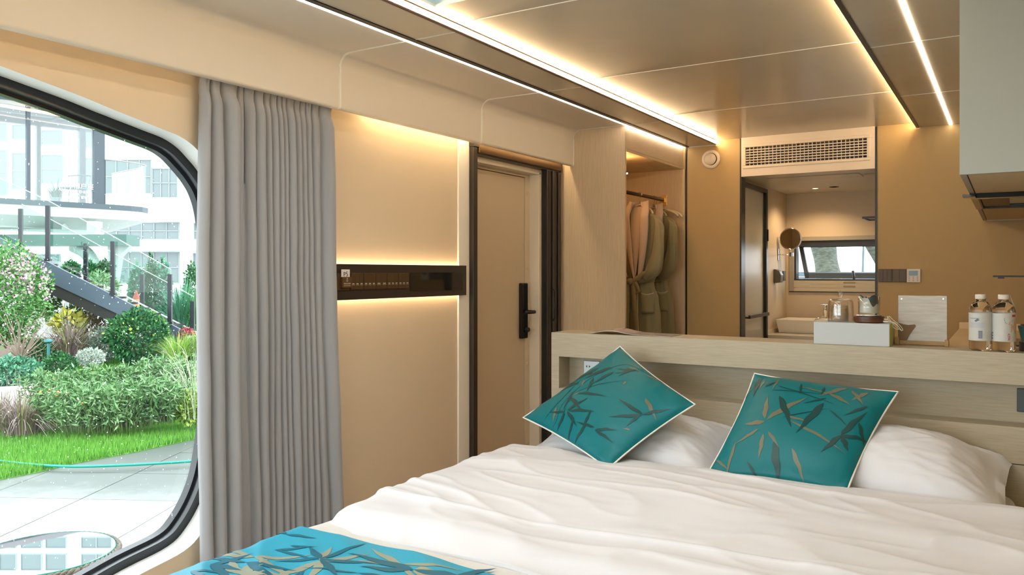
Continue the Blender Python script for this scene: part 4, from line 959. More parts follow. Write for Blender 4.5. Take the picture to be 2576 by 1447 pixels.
# bottles
WATER = TG('water_bottle', 1.33); CAPW = M('bottle_cap', (.62, .58, .50), .45); LBL = M('bottle_label', (.50, .50, .47), .5, var=(14, .10, (1, 1, 2)))
INK = M('label_ink', (.12, .14, .18), .6); RED = M('label_red', (.45, .01, .02), .5); MAG = M('label_magenta', (.35, .02, .09), .5); SKIN = M('label_peach', (.50, .30, .17), .6); GRY = M('label_grey', (.42, .43, .44), .6); BL = M('label_blue', (.22, .30, .40), .6)
def bottle(px, y, label, kind):
    c = P(px, 880, Y=y); cx, cy = c.x, y; s = 1.0; H = .2065
    e = thing('water_bottle', (cx, cy, ZH), label, 'bottle', 'water bottles on the shelf')
    r = .0385; z0 = ZH+.0008
    o = [(0, .002), (.030, 0), (.036, .003), (r, .010), (r, .150), (.0375, .156), (.032, .167), (.024, .178), (.0165, .184), (.0150, .188), (.0150, .206), (0, .206)]
    MB().lathe(o, (cx, cy, z0), 40).build('body', WATER, e, smooth=True)
    MB().lathe([(0, .191), (.0178, .191), (.0185, .193), (.0185, .2055), (.017, .208), (0, .2085)], (cx, cy, z0), 28).build('cap', CAPW, e, auto=True)
    rl_ = r+.0006
    MB().lathe([(rl_, .037), (rl_, .140)], (cx, cy, z0), 48, cap=False).build('label', LBL, e, smooth=True)
    a0 = math.atan2(-cy, -cx)                                # direction from bottle towards the room
    def cp(a, h, o_=.0004): q = a0+a; return (cx+(rl_+o_)*math.cos(q), cy+(rl_+o_)*math.sin(q), z0+h)
    def patch(a1, a2, h1, h2, m, nm): MB().grid(lambda u, v: cp(a1+(a2-a1)*u, h1+(h2-h1)*v), 8, 2).build(nm, m, e, smooth=True)
    def poly(pts, m, nm):
        pts = [cp(a, h, .0006) for a, h in pts]; MB().add(pts, [tuple(range(len(pts)))]).build(nm, m, e)
    if kind == 0:
        patch(-1.2, .35, .085, .105, GRY, 'printed_text'); patch(-1.1, -.1, .118, .121, BL, 'printed_line')
        poly([(-.55, .110), (-.40, .115), (-.25, .120), (-.10, .114), (.5, .112), (.2, .108), (-.4, .107)], INK, 'mountain_print')
        patch(-.20, .15, .046, .074, INK, 'barcode'); 
        for k in range(7): patch(-.19+k*.048, -.17+k*.048, .048, .072, LBL, 'barcode_gap') if k % 2 == 0 else None
        for k in range(5): patch(-1.25, -.95, .106+k*.004, .108+k*.004, GRY, 'printed_line')
    else:
        patch(.72, 1.15, .128, .135, RED, 'red_mark')
        poly([(.35, .101), (.55, .112), (.8, .120), (1.1, .121), (1.2, .100), (1.1, .088), (.95, .087), (1.15, .070), (1.1, .064), (.95, .076), (.8, .088), (.72, .078), (.66, .070), (.60, .074), (.62, .086), (.62, .098), (.45, .099)], SKIN, 'animal_picture')
        poly([(.55, .112), (.8, .120), (1.1, .121), (1.2, .110), (.7, .108)], GRY, 'animal_shade')
        for k, (a, h) in enumerate([(.02, .118), (.05, .112), (.10, .106), (.18, .102)]): patch(a, a+.05, h, h+.004, INK, 'dot')
        for k in range(3): patch(.02+k*.10, .05+k*.10, .050, .082, GRY, 'printed_line')
        q = a0+.40; n_ = Vector((math.cos(q), math.sin(q), 0)); up = Vector((math.sin(q), -math.cos(q), 0))
        text('number', '4394', .013, Vector((cx, cy, z0+.055))+n_*(rl_+.0010), (0, 0, -1), Vector((0, 0, -1)).cross(n_)*-1, MAG, e)
        for k in range(3): patch(-1.3, -1.0, .045+k*.01, .050+k*.01, INK, 'printed_block')
        MB().tube([(cx+.020, cy-.005, z0+.205), (cx+.026, cy-.006, z0+.185), (cx+.040, cy-.004, z0+.150)], .0008, 4).build('seal_strip', LBL, e)
    return e
bottle(2467, 3.475, 'water bottle with a barcode label, left one of the pair on the shelf', 0)
bottle(2525, 3.475, 'water bottle with a red mark on its label, right one of the pair', 1)
# teal pot at the right end
tp = thing('teal_canister', (.10, 3.56, ZH), 'teal tapered canister on a black base at the right end of the shelf', 'canister')
c = P(2598, 860, Y=3.52)
MB().lathe([(0, .035), (.036, .035), (.038, .05), (.047, .092), (.045, .094), (0, .094)], (c.x, 3.52, ZH), 32).build('body', M('teal_enamel', (.03, .11, .11), .35), tp, auto=True)
MB().lathe([(0, .001), (.043, .001), (.043, .034), (0, .036)], (c.x, 3.52, ZH), 32).build('base', BLACK, tp, auto=True)
MB().lathe([(0, .094), (.040, .094), (.038, .099), (0, .100)], (c.x, 3.52, ZH), 32).build('lid', BLACK, tp, auto=True)

# ---- kitchen counter, hob, overhead cabinet, hood
KC = M('counter_top', (.68, .50, .28), .35, var=(5, .08, (1, 1, 1)))
kt = thing('kitchen_counter', (.14, 4.2, 0), 'tan kitchen counter running towards the back wall on the right', 'counter')
box('worktop', -.222, .498, YH+.207, 4.76, ZH-.04, ZH, KC, kt, bev=.001); box('cabinet_body', -.20, .498, YH+.207, 4.74, .02, ZH-.04, WOODH, kt); box('upstand', -.222, .498, 4.76, 4.78, ZH-.04, ZH+.032, KC, kt, bev=.001)
hbk = thing('induction_hob', (.05, 4.0, ZH), 'black induction hob on the counter behind the water bottles', 'hob')
box('glass_top', -.06, .42, 3.72, 4.10, ZH, ZH+.006, BLACKG, hbk, bev=.001); box('white_edge', -.065, -.05, 3.71, 4.11, ZH, ZH+.012, WHITE, hbk)
ku = thing('overhead_cabinet', (.17, 4.7, 1.695), 'pale overhead kitchen cabinet at the upper right corner', 'cabinet')
CB = M('cabinet_pale', (.38, .40, .365), .5); UB = M('cabinet_underside', (.62, .52, .36), .5)
box('end_panel', -.150, .498, 3.24, 3.262, 1.695, 2.348, CB, ku, bev=.0008); box('carcass', -.128, .498, 3.262, YB-.002, 1.712, 2.348, CB, ku)
for a, b in ((3.264, 4.2), (4.203, 5.2), (5.203, YB-.004)): box('cabinet_door', -.150, -.130, a, b, 1.695, 2.345, CB, ku, bev=.001)
box('bottom_board', -.126, .498, 3.262, 4.06, 1.697, 1.712, UB, ku); box('bottom_board', -.126, .498, 4.95, YB-.004, 1.697, 1.712, UB, ku); box('light_valance', -.13, .498, YB-.03, YB-.004, 1.690, 1.697, UB, ku)
hd = thing('range_hood', (.16, 4.5, 1.66), 'slide-out range hood with black edges under the overhead cabinet', 'range hood')
box('front_bar', -.126, .496, 4.06, 4.13, 1.676, 1.697, BLACKG, hd, bev=.001); box('front_lip', -.175, -.126, 4.02, 4.10, 1.680, 1.690, BLACKG, hd, bev=.001)
box('side_rail', -.150, -.115, 4.13, 4.93, 1.686, 1.697, UB, hd); box('rear_bar', -.118, .496, 4.86, 4.90, 1.684, 1.697, BLACK, hd); box('side_edge', -.122, -.114, 4.13, 4.88, 1.684, 1.6975, BLACK, hd)
box('filter_panel', -.112, .0, 4.14, 4.86, 1.693, 1.705, BRONZE, hd); box('glass_pane', .0, .496, 4.14, 4.86, 1.695, 1.699, GLASS('hood_glass', (.8, .95, .95), 1.5), hd)
box('backing_board', -.112, .496, 4.13, 4.90, 1.7, 1.712, UB, hd)
rk_ = thing('black_rail', (.1, 4.9, 1.33), 'thin black rail end with a small clip above the counter', 'rail')
q1 = P(2498, 694.5, Y=5.0); MB().box(q1.x, .499, 4.99, 5.01, q1.z-.006, q1.z+.003).build('bar', BLACK, rk_); MB().box(q1.x+.022, q1.x+.052, 4.992, 5.008, q1.z-.014, q1.z-.006).build('clip', BLACK, rk_)

# ---- bathroom things
vt = thing('basin_cabinet', (-1.3, 7.5, 0), 'oak basin cabinet with a stone top at the end of the bathroom', 'cabinet')
ST = M('stone_top', (.70, .64, .50), .25)
box('stone_top', BX0, -.75, 7.05, BY1-.001, .785, .815, ST, vt, bev=.002); box('cabinet_body', BX0+.03, -.77, 7.08, BY1-.01, .02, .785, WOODH, vt); box('splash_strip', BX0, BX0+.012, 7.05, BY1-.001, .815, .85, ST, vt)
sk = thing('wash_basin', (-1.5, 7.55, .815), 'white rectangular vessel basin on the stone top below the bathroom window', 'basin')
mb = MB(); 
def rr(x0, x1, y0, y1, z): return [(x0, y0, z), (x1, y0, z), (x1, y1, z), (x0, y1, z)]
L_ = [rr(-1.745, -1.30, 7.33, 7.68, .816), rr(-1.765, -1.28, 7.30, 7.71, .935), rr(-1.755, -1.29, 7.31, 7.70, .935), rr(-1.735, -1.31, 7.34, 7.67, .84)]
vs = [p for l in L_ for p in l]; mb.add(vs, [(3, 2, 1, 0)]+[(i*4+j, i*4+(j+1) % 4, (i+1)*4+(j+1) % 4, (i+1)*4+j) for i in range(3) for j in range(4)]+[(12, 13, 14, 15)])
mb.build('basin', WHITEC, sk, bev=.004)
fc_ = P(2070, 775, Y=7.62)
fa = thing('basin_tap', (fc_.x, 7.74, .815), 'chrome mixer tap behind the white basin', 'tap')
fx = fc_.x
MB().lathe([(0, 0), (.024, 0), (.024, .005), (.019, .01), (.019, .17), (.022, .175), (.022, .20), (0, .20)], (fx, 7.745, .816), 20).build('body', CHROME, fa, auto=True)
MB().tube([(fx, 7.745, .93), (fx-.02, 7.70, .945), (fx-.05, 7.62, .93), (fx-.06, 7.60, .915)], [.014, .013, .012, .012], 10).build('spout', CHROME, fa, smooth=True)
MB().tube([(fx, 7.745, 1.01), (fx, 7.745, 1.05)], .016, 12).build('cartridge', CHROME, fa, smooth=True); MB().box(fx-.055, fx+.02, 7.735, 7.755, 1.055, 1.062).build('lever', CHROME, fa, bev=.002)
# magnifying mirror
mt = P(1957, 641, X=BX0); mm = P(1988, 601, Y=mt.y)
mr = thing('shaving_mirror', (BX0, mt.y, mt.z), 'round chrome magnifying mirror on a swing arm beside the bathroom window', 'mirror')
MB().box(BX0, BX0+.012, mt.y-.015, mt.y+.015, mt.z-.055, mt.z+.055).build('wall_plate', CHROME, mr, bev=.004)
mxx = mm.x
MB().tube([(BX0+.01, mt.y, mt.z), (BX0+.03, mt.y, mt.z), (mxx+.015, mt.y, mt.z-.004)], .005, 8).build('arm', CHROME, mr, smooth=True)
MB().box(mxx-.01, mxx+.03, mt.y-.01, mt.y+.01, mt.z-.018, mt.z+.02).build('joint', CHROME, mr, bev=.003)
MB().tube([(mxx, mt.y, mt.z+.01), (mxx, mt.y, mm.z-.095)], .006, 8).build('stem', CHROME, mr, smooth=True)
a_ = math.atan2(-mt.y, -mxx)+.25; nn_ = Vector((math.cos(a_), math.sin(a_), .0)); tt_ = Vector((-nn_.y, nn_.x, 0)); R0 = .094
ringp = [Vector((mxx, mt.y, mm.z))+tt_*(R0*math.cos(q))+Vector((0, 0, R0*math.sin(q))) for q in [2*PI*k/36 for k in range(36)]]
MB().tube(ringp, .006, 8, closed=True).build('frame_ring', CHROME, mr, smooth=True)
MB().prism([p+nn_*-.004 for p in ringp], nn_*.008).build('mirror_disc', M('mirror_silver', (.9, .9, .9), .02, metal=1), mr)
dp = P(1949, 695, X=BX0)
ds = thing('soap_dispenser', (BX0, dp.y, dp.z-.05), 'grey soap dispenser on the bathroom wall below the round mirror', 'dispenser')
MB().prism([(BX0, dp.y-.045, dp.z-.062), (BX0+.06, dp.y-.045, dp.z-.055), (BX0+.065, dp.y-.045, dp.z+.01), (BX0+.05, dp.y-.045, dp.z+.045), (BX0+.02, dp.y-.045, dp.z+.062), (BX0, dp.y-.045, dp.z+.062)], (0, .09, 0)).build('body', M('dispenser_grey', (.16, .15, .13), .35), ds, bev=.004)
dq = P(1971, 694, X=BX0)
tw_ = thing('bathroom_switch', (BX0, dq.y, dq.z-.045), 'narrow grey switch plate in the bathroom corner by the window', 'switch')
MB().box(BX0, BX0+.01, dq.y-.043, dq.y+.043, dq.z-.045, dq.z+.045).build('plate', PLGREY, tw_, bev=.002); MB().box(BX0+.01, BX0+.0125, dq.y-.03, dq.y+.03, dq.z-.032, dq.z+.032).build('rocker', PLGREY, tw_, bev=.001)
sh_ = P(2190, 549, Y=7.2)
sb = thing('bathroom_shelf', (BX1, 7.2, sh_.z), 'small black corner shelf on the right wall of the bathroom', 'shelf')
x0_ = P(2178, 549, Y=7.25).x
mb = MB(); mb.box(x0_, BX1, 7.05, 7.065, sh_.z-.012, sh_.z+.006).box(x0_, BX1, 7.35, 7.365, sh_.z-.012, sh_.z+.006).box(x0_, x0_+.015, 7.065, 7.35, sh_.z-.012, sh_.z+.006)
mb.build('frame', BLACK, sb); MB().box(x0_+.015, BX1, 7.065, 7.35, sh_.z-.006, sh_.z-.002).build('tray', BLACKG, sb)
# ================================================================== OUTSIDE
GZ = -.45                                              # garden level
STONE = M('pale_granite', (.25, .26, .25), .45, var=(1.3, .28, (1, 1, 1), (.19, .20, .19)), bump=(300, .2, (1, 1, 1)))
STW = M('wet_granite', (.24, .26, .24), .30, var=(1.6, .25, (1, 1, 1), (.15, .165, .15)), bump=(300, .2, (1, 1, 1)))
GRASS = [M('lawn_bright', (.12, .36, .03), .7), M('lawn_mid', (.07, .25, .02), .7), M('lawn_light', (.20, .46, .07), .7)]
SOIL = M('soil', (.13, .085, .06), .9, var=(20, .4, (1, 1, 1)))
gp = thing('garden_ground', (-20, 10, GZ), kind='structure', label=None)
MB().box(-160, 120, -60, 140, GZ-.3, GZ-.06).build('ground_base', M('ground_pale', (.45, .46, .44), .7), gp)
# paving slabs around the cabin, turned with the terrace edge
ang = math.radians(28); ca, sa = math.cos(ang), math.sin(ang); org = P(360, 1095, Z=GZ)
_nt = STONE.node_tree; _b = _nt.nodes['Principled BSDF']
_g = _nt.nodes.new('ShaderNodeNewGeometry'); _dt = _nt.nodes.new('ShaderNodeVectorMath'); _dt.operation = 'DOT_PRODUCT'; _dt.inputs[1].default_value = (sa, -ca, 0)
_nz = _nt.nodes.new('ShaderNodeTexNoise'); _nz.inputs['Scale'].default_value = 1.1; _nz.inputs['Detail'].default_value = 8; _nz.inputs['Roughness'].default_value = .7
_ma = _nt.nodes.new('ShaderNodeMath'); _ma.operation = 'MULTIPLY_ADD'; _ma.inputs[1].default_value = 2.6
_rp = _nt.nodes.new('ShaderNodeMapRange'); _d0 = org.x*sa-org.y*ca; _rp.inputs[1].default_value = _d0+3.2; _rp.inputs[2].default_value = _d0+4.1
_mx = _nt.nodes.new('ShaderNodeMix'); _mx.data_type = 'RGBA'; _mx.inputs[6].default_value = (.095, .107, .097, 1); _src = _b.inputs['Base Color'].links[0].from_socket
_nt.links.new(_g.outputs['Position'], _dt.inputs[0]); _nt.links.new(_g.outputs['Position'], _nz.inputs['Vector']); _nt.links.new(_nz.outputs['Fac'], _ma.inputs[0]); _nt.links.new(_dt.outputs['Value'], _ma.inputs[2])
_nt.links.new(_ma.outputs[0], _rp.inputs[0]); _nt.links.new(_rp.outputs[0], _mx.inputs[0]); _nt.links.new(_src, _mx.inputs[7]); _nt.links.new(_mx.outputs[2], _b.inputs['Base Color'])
def PV(a, b): return Vector((org.x+ca*a+sa*b, org.y+sa*a-ca*b, 0))
nsl = 0
for i in range(-16, 12):
    for j in range(-6, 12):
        a0, b0 = i*.82, j*.82; c0 = PV(a0+.41, b0+.41)
        if c0.x > -3.1 or (c0-Vector((0, 0, 0))).length > 11: continue
        th_ = math.atan2(-c0.x, c0.y)
        if th_ < math.radians(42) or th_ > math.radians(76): continue
        q_ = [PV(a0+.003, b0+.003), PV(a0+.817, b0+.003), PV(a0+.817, b0+.817), PV(a0+.003, b0+.817)]
        dz = random.uniform(-.0015, .0015)
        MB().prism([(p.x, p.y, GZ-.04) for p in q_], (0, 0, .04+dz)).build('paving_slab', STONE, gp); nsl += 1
MB().box(-14, -2.95, -8, 14, GZ-.058, GZ-.012).build('joint_bed', M('joint_grey', (.40, .41, .40), .8), gp)
def gpoly(name, pix, z0, z1, m, parent=None, Z=None):
    pts = [P(px, py, Z=z1) for px, py in pix]; return MB().prism([(p.x, p.y, z0) for p in pts], (0, 0, z1-z0)).build(name, m, parent)
# lawns: base plus blades
def inpoly(x, y, poly):
    r = False; n = len(poly)
    for i in range(n):
        (x1, y1), (x2, y2) = poly[i], poly[i-1]
        if (y1 > y) != (y2 > y) and x < (x2-x1)*(y-y1)/(y2-y1)+x1: r = not r
    return r
def blades(name, poly, z, n, hgt, wdt, mats, parent, lean=.4):
    xs = [p[0] for p in poly]; ys = [p[1] for p in poly]; pts = []
    while len(pts) < n:
        x = random.uniform(min(xs), max(xs)); y = random.uniform(min(ys), max(ys))
        if inpoly(x, y, poly): pts.append((x, y))
    p = np.array(pts); k = len(p); a = RNG.uniform(0, 2*PI, k); h = hgt*RNG.uniform(.5, 1.3, k); d = np.stack([np.cos(a), np.sin(a)], 1)
    t = RNG.uniform(0, 2*PI, k); ln = np.stack([np.cos(t), np.sin(t)], 1)*h[:, None]*lean*RNG.uniform(.2, 1.2, k)[:, None]
    V = np.zeros((k, 3, 3)); V[:, 0, :2] = p-d*wdt; V[:, 1, :2] = p+d*wdt; V[:, 2, :2] = p+ln; V[:, :2, 2] = z; V[:, 2, 2] = z+h
    F = np.arange(3*k).reshape(k, 3); o = np_mesh(name, V.reshape(-1, 3), F, mats, parent, mi=RNG.integers(0, len(mats), k)); tag(o, kind='stuff'); return o
def lawn(pix, z, label, n, parent_label='lawn'):
    e = thing('lawn', tuple(P(*pix[0], Z=z)), label, 'lawn')
    gpoly('turf_base', pix, z-.05, z, M('turf_base_green', (.07, .20, .025), .9, var=(6, .3, (1, 1, 1))), e)
    blades('grass_blades', [(P(px, py, Z=z).x, P(px, py, Z=z).y) for px, py in pix], z, n, .075, .0035, GRASS, e); return e
L1 = [(-700, 1440), (-260, 1290), (-60, 1222), (0, 1207), (90, 1190), (185, 1167), (330, 1140), (430, 1118), (507, 1102), (640, 1062), (560, 1045), (430, 1063), (300, 1085), (100, 1092), (-700, 1085)]
lawn(L1, GZ+.005, 'bright green front lawn strip between the paving and the planting bed', 95000)
L2 = [(60, 962), (150, 955), (300, 940), (520, 912), (700, 890), (430, 895), (250, 905), (150, 925)]
lawn(L2, -.25, 'bright green rear lawn behind the white curb wall', 36000)
pb = gpoly('planting_soil', [(-700, 1105), (100, 1100), (300, 1092), (430, 1070), (640, 1045), (640, 985), (250, 1011), (-700, 1060)], GZ-.05, GZ+.03, SOIL); tag(pb, kind='structure')
pb = MB().prism([tuple(P(px, py, Z=-.30)) for px, py in [(-700, 1030), (250, 975), (640, 930), (760, 840), (400, 850), (-700, 860)]], (0, 0, .03)).build('terrace_soil', SOIL); tag(pb, kind='structure')
# curb wall
cw = thing('curb_wall', tuple(P(250, 1000, Z=GZ)), 'low curved white curb wall across the garden behind the front planting', 'wall')
top = [P(px, py, Z=-.20) for px, py in [(-700, 1042), (-260, 1000), (0, 983), (120, 975), (250, 965), (400, 941), (520, 921), (700, 880)]]
back = [P(px, py, Z=-.20) for px, py in [(700, 872), (520, 911), (400, 931), (250, 955), (120, 966), (0, 973), (-260, 988), (-700, 1026)]]
allp = [(p.x, p.y, GZ) for p in top+back]; MB().prism(allp, (0, 0, .25)).build('curb_body', M('white_render', (.62, .64, .64), .7), cw, bev=.01)
# garden hose
hs = MB().tube(sm([tuple(P(px, py, Z=GZ+.045)) for px, py in [(-80, 1152), (0, 1160), (60, 1167), (125, 1172), (200, 1174), (300, 1171), (400, 1166), (507, 1159), (620, 1150)]]), .012, 8).build('garden_hose', M('hose_turquoise', (.0, .27, .20), .35), smooth=True)
tag(hs, 'thin turquoise garden hose stretched across lawn and paving', 'hose')
# rattan table
TX, TY, TZ, TR = -3.95, 2.10, 0.0, .325
rt_ = thing('rattan_table', (TX, TY, GZ), 'round brown rattan table with a glass top just outside the window', 'table')
RAT = M('rattan', (.14, .11, .085), .6, var=(60, .4, (1, 1, 1)))
MB().lathe([(.23, GZ+.002), (.20, GZ+.05), (.165, GZ+.18), (.17, GZ+.25), (.22, GZ+.36), (.30, TZ-.035)], (TX, TY, 0), 48).build('woven_body', M('rattan_weave', (.13, .10, .075), .65, var=(90, .6, (1, 1, 2)), bump=(130, 1, (1, 1, 2), .006)), rt_, smooth=True)
for s_ in (0, 1, 2):
    pts = []
    for k in range(150):
        a = 2*PI*k/150; ph = a*22+s_*2*PI/3; pts.append((TX+(TR+.009*math.cos(ph))*math.cos(a), TY+(TR+.009*math.cos(ph))*math.sin(a), TZ-.016+.010*math.sin(ph)))
    MB().tube(pts, .010, 6, closed=True).build('braid_strand', RAT, rt_, smooth=True)
MB().lathe([(0, TZ-.004), (.312, TZ-.004), (.316, TZ), (.312, TZ+.004), (0, TZ+.004)], (TX, TY, 0), 64).build('glass_top', M('table_glass', (.80, .86, .86), .015, metal=1.0), rt_, auto=True)
MB().lathe([(.316, TZ-.005), (.319, TZ), (.316, TZ+.005)], (TX, TY, 0), 64, cap=False).build('glass_edge', M('green_glass_edge', (.02, .35, .28), .1), rt_, smooth=True)

# ------------------------------------------------------------------ plants
def leaves(n, cen, rad, size, asp=.45, shell=.6, up=.3, flat=0., pos=None):
    if pos is None:
        d = RNG.normal(size=(n, 3)); d /= np.linalg.norm(d, axis=1)[:, None]; r = RNG.uniform(0, 1, n)**(1/3)*(1-shell)+shell*RNG.uniform(.82, 1.03, n)
        lump = 1+.10*np.sin(d[:, 0]*7+cen[0])+.08*np.sin(d[:, 2]*9+d[:, 1]*6); pos = d*(r*lump)[:, None]*np.array(rad)+np.array(cen); out = d
    else: n = len(pos); out = RNG.normal(size=(n, 3)); out /= np.linalg.norm(out, axis=1)[:, None]
    a = out+RNG.normal(size=(n, 3))*.7+np.array([0, 0, up]); a /= np.linalg.norm(a, axis=1)[:, None]
    b = np.cross(a, RNG.normal(size=(n, 3))); b /= np.linalg.norm(b, axis=1)[:, None]; c = np.cross(a, b)
    s = size*RNG.uniform(.6, 1.25, n)[:, None]
    V = np.stack([pos, pos+a*s*.5+b*s*asp*.5+c*s*.06, pos+a*s-c*s*.08, pos+a*s*.5-b*s*asp*.5+c*s*.06], 1).reshape(-1, 3)
    return V, np.arange(4*n).reshape(n, 4)
def lmats(kind):
    K = dict(dark=[(.012, .085, .03), (.02, .13, .035), (.05, .20, .05)], mid=[(.05, .19, .04), (.09, .27, .06), (.14, .34, .09)], lime=[(.22, .36, .04), (.32, .46, .08), (.12, .28, .04)], grey=[(.19, .29, .22), (.28, .38, .28), (.38, .46, .36)],
             silver=[(.42, .50, .42), (.55, .62, .54), (.30, .38, .30)], red=[(.35, .05, .06), (.24, .03, .04), (.45, .12, .12)], teal=[(.05, .20, .12), (.09, .28, .17), (.14, .34, .2)], pale=[(.22, .36, .16), (.32, .46, .24), (.42, .52, .30)], flower=[(.50, .26, .40), (.60, .38, .50)], purple=[(.22, .15, .16), (.34, .26, .24), (.20, .22, .08)], straw=[(.55, .60, .40), (.42, .50, .28), (.65, .68, .5)], yellow=[(.48, .46, .06), (.36, .40, .06)], fresh=[(.10, .24, .08), (.16, .33, .12), (.26, .42, .20)], fresh2=[(.08, .20, .06), (.20, .34, .17), (.13, .28, .08)], tan=[(.30, .25, .16), (.22, .18, .11)])
    return [M('leaf_%s_%s' % (kind, 'abc'[i]), c, .6) for i, c in enumerate(K[kind])]
BARK = M('bark', (.14, .11, .08), .9)
def shrub(name, px0, px1, pt, pb, D, label, kind='mid', n=1800, size=.06, asp=.5, shell=.55, cat='shrub', group=None, extra=None, up=.3, stems=4):
    cx = LX((px0+px1)/2, D); zz0, zz1 = LZ(pb, D), LZ(pt, D); rx = (LX(px1, D)-LX(px0, D))/2; c = W(cx, D, (zz0+zz1)/2); rz = (zz1-zz0)/2
    e = thing(name, tuple(W(cx, D, zz0)), label, cat, group)
    V, F = leaves(n, tuple(c), (rx, min(rx, 1.2)*.9, rz), size, asp, shell, up=up)
    fo = np_mesh('foliage', V, F, lmats(kind), e, mi=RNG.integers(0, len(lmats(kind)), len(F)))
    if stems:
        mb = MB(); b0 = W(cx, D, zz0-.04)
        for k in range(stems):
            a = random.uniform(0, 6.28); q = Vector((math.cos(a)*rx*.5, math.sin(a)*rx*.5, rz*random.uniform(.8, 1.4)))
            mb.tube([b0, b0+q*.5+Vector((0, 0, .05)), b0+q], [.012, .009, .004], 5)
        mb.build('stem', BARK, e)
    if extra:
        kk, n2, s2 = extra; d = RNG.normal(size=(n2, 3)); d /= np.linalg.norm(d, axis=1)[:, None]; d[:, 2] = np.abs(d[:, 2])
        V, F = leaves(n2, None, None, s2, .8, pos=d*np.array([rx, rx, rz])+np.array(c)); np_mesh('blossom', V, F, lmats(kk), e, mi=RNG.integers(0, len(lmats(kk)), len(F)))
    return e
def grassclump(name, px, pb, D, hgt, spread, n, label, kind='straw', wdt=.006, droop=.6, cat='ornamental grass', group=None):
    b = W(LX(px, D), D, LZ(pb, D)); e = thing(name, tuple(b), label, cat, group)
    a = RNG.uniform(0, 2*PI, n); L = hgt*RNG.uniform(.6, 1.15, n); sp = spread*RNG.uniform(.15, 1.1, n); K = 6; ts = np.linspace(0, 1, K)
    d = np.stack([np.cos(a), np.sin(a), np.zeros(n)], 1); sd = np.stack([-np.sin(a), np.cos(a), np.zeros(n)], 1)
    o = d*RNG.uniform(0, spread*.3, n)[:, None]; V = np.zeros((n, K, 2, 3))
    for k, t in enumerate(ts):
        p = np.array(b)+o+d*(sp*t**1.6)[:, None]; p = p+np.stack([np.zeros(n), np.zeros(n), L*(t*1.25-droop*t**2.6*(sp/spread))], 1)
        w_ = wdt*(1-t*.85); V[:, k, 0] = p-sd*w_; V[:, k, 1] = p+sd*w_
    idx = np.arange(n)[:, None]*K*2+np.arange(K-1)[None, :]*2; F = np.stack([idx, idx+1, idx+3, idx+2], -1).reshape(-1, 4)
    m = lmats(kind); np_mesh('blades', V.reshape(-1, 3), F, m, e, mi=np.repeat(RNG.integers(0, len(m), n), K-1)); return e
def stemplant(name, px, pb, D, hgt, ns, label, kind='pale', leaf=.11, group=None, spread=.30, asp=.16, flowers=0):
    b = W(LX(px, D), D, LZ(pb, D)); e = thing(name, tuple(b), label, 'plant', group); mb = MB(); pos = []
    for k in range(ns):
        a = random.uniform(0, 6.28); r = spread*random.uniform(.1, 1); tip = b+Vector((math.cos(a)*r, math.sin(a)*r, hgt*random.uniform(.7, 1.1))); base = b+Vector((math.cos(a)*r*.5, math.sin(a)*r*.5, 0)); mid = (tip+base)/2+Vector((0, 0, .03))
        mb.tube([base, mid, tip], [.005, .004, .002], 4)
        for q in range(16):
            t = .25+.75*q/15; pos.append(base.lerp(tip, t))
    mb.build('stem', M('green_stem', (.10, .16, .05), .7), e)
    pos = np.repeat(np.array([tuple(p) for p in pos]), 2, 0); V, F = leaves(0, None, None, leaf, asp, up=.15, pos=pos); m = lmats(kind)
    np_mesh('foliage', V, F, m, e, mi=RNG.integers(0, len(m), len(F)))
    if flowers:
        mb = MB()
        for k in range(flowers):
            a = random.uniform(0, 6.28); mb.lathe([(0, -.015), (.018, 0), (0, .015)], b+Vector((math.cos(a)*spread*.7, math.sin(a)*spread*.7, hgt*random.uniform(.7, 1.05))), 6)
        mb.build('orange_flower', M('orange_petal', (.75, .25, .06), .6), e)
    return e
# rear bed, left to right
shrub('flowering_shrub', -330, -110, 640, 930, 12.2, 'second loose green shrub outside the frame to the left of the garden', 'mid', 3000, .09, .5, .3)
fb = shrub('flowering_shrub', -90, 118, 615, 870, 12.6, 'tall loose shrub with pink flower spikes at the left edge of the window', 'mid', 6500, .07, .5, .25, extra=('flower', 420, .045), stems=7)
for k in range(9):
    px = random.uniform(-20, 125); pt = 605+random.uniform(0, 60)+(px/125)*50; q = [tuple(P(px+random.uniform(-3, 3), pt+j*9, D=12.3)) for j in range(9)]
    pos = np.repeat(np.array(q), 7, 0)+RNG.normal(size=(63, 3))*.03; V, F = leaves(0, None, None, .055, .7, pos=pos); m = lmats('pale')+lmats('flower'); np_mesh('flower_spike', V, F, m, fb, mi=RNG.integers(0, len(m), len(F)))
bs = thing('bare_shrub', tuple(P(55, 905, D=12.2)), 'leafless twiggy shrub standing left of the teal garden lamp', 'shrub'); b = P(52, 905, D=12.2)
for k in range(30):
    a = random.uniform(0, 6.28); r = random.uniform(.15, .62); t = b+Vector((math.cos(a)*r, math.sin(a)*r, random.uniform(.3, .85))); m_ = b.lerp(t, .5)+Vector((random.uniform(-.12, .12), random.uniform(-.12, .12), random.uniform(-.06, .08)))
    MB().tube([b, m_, t], [.011, .006, .002], 5).build('branch', M('bare_bark', (.27, .21, .16), .9), bs)
grassclump('purple_fountain_grass', 172, 895, 13, .62, .75, 260, 'purple-brown fountain grass behind the low shrubs, beside the garden lamp', 'purple', .008, .8, group='purple fountain grasses')
shrub('yellow_leaved_plant', 140, 206, 788, 850, 13.6, 'yellow-green broad-leaved plant in front of the white slat fence', 'yellow', 200, .14, .55, .5)
shrub('silver_shrub', 195, 262, 878, 922, 12.3, 'small rounded silver-leaved shrub by the rear lawn', 'silver', 1500, .045, .4, .6)
shrub('low_green_shrub', 112, 190, 890, 947, 11.8, 'low mid-green shrub at the front corner of the rear lawn', 'dark', 1700, .05, .5, .55)
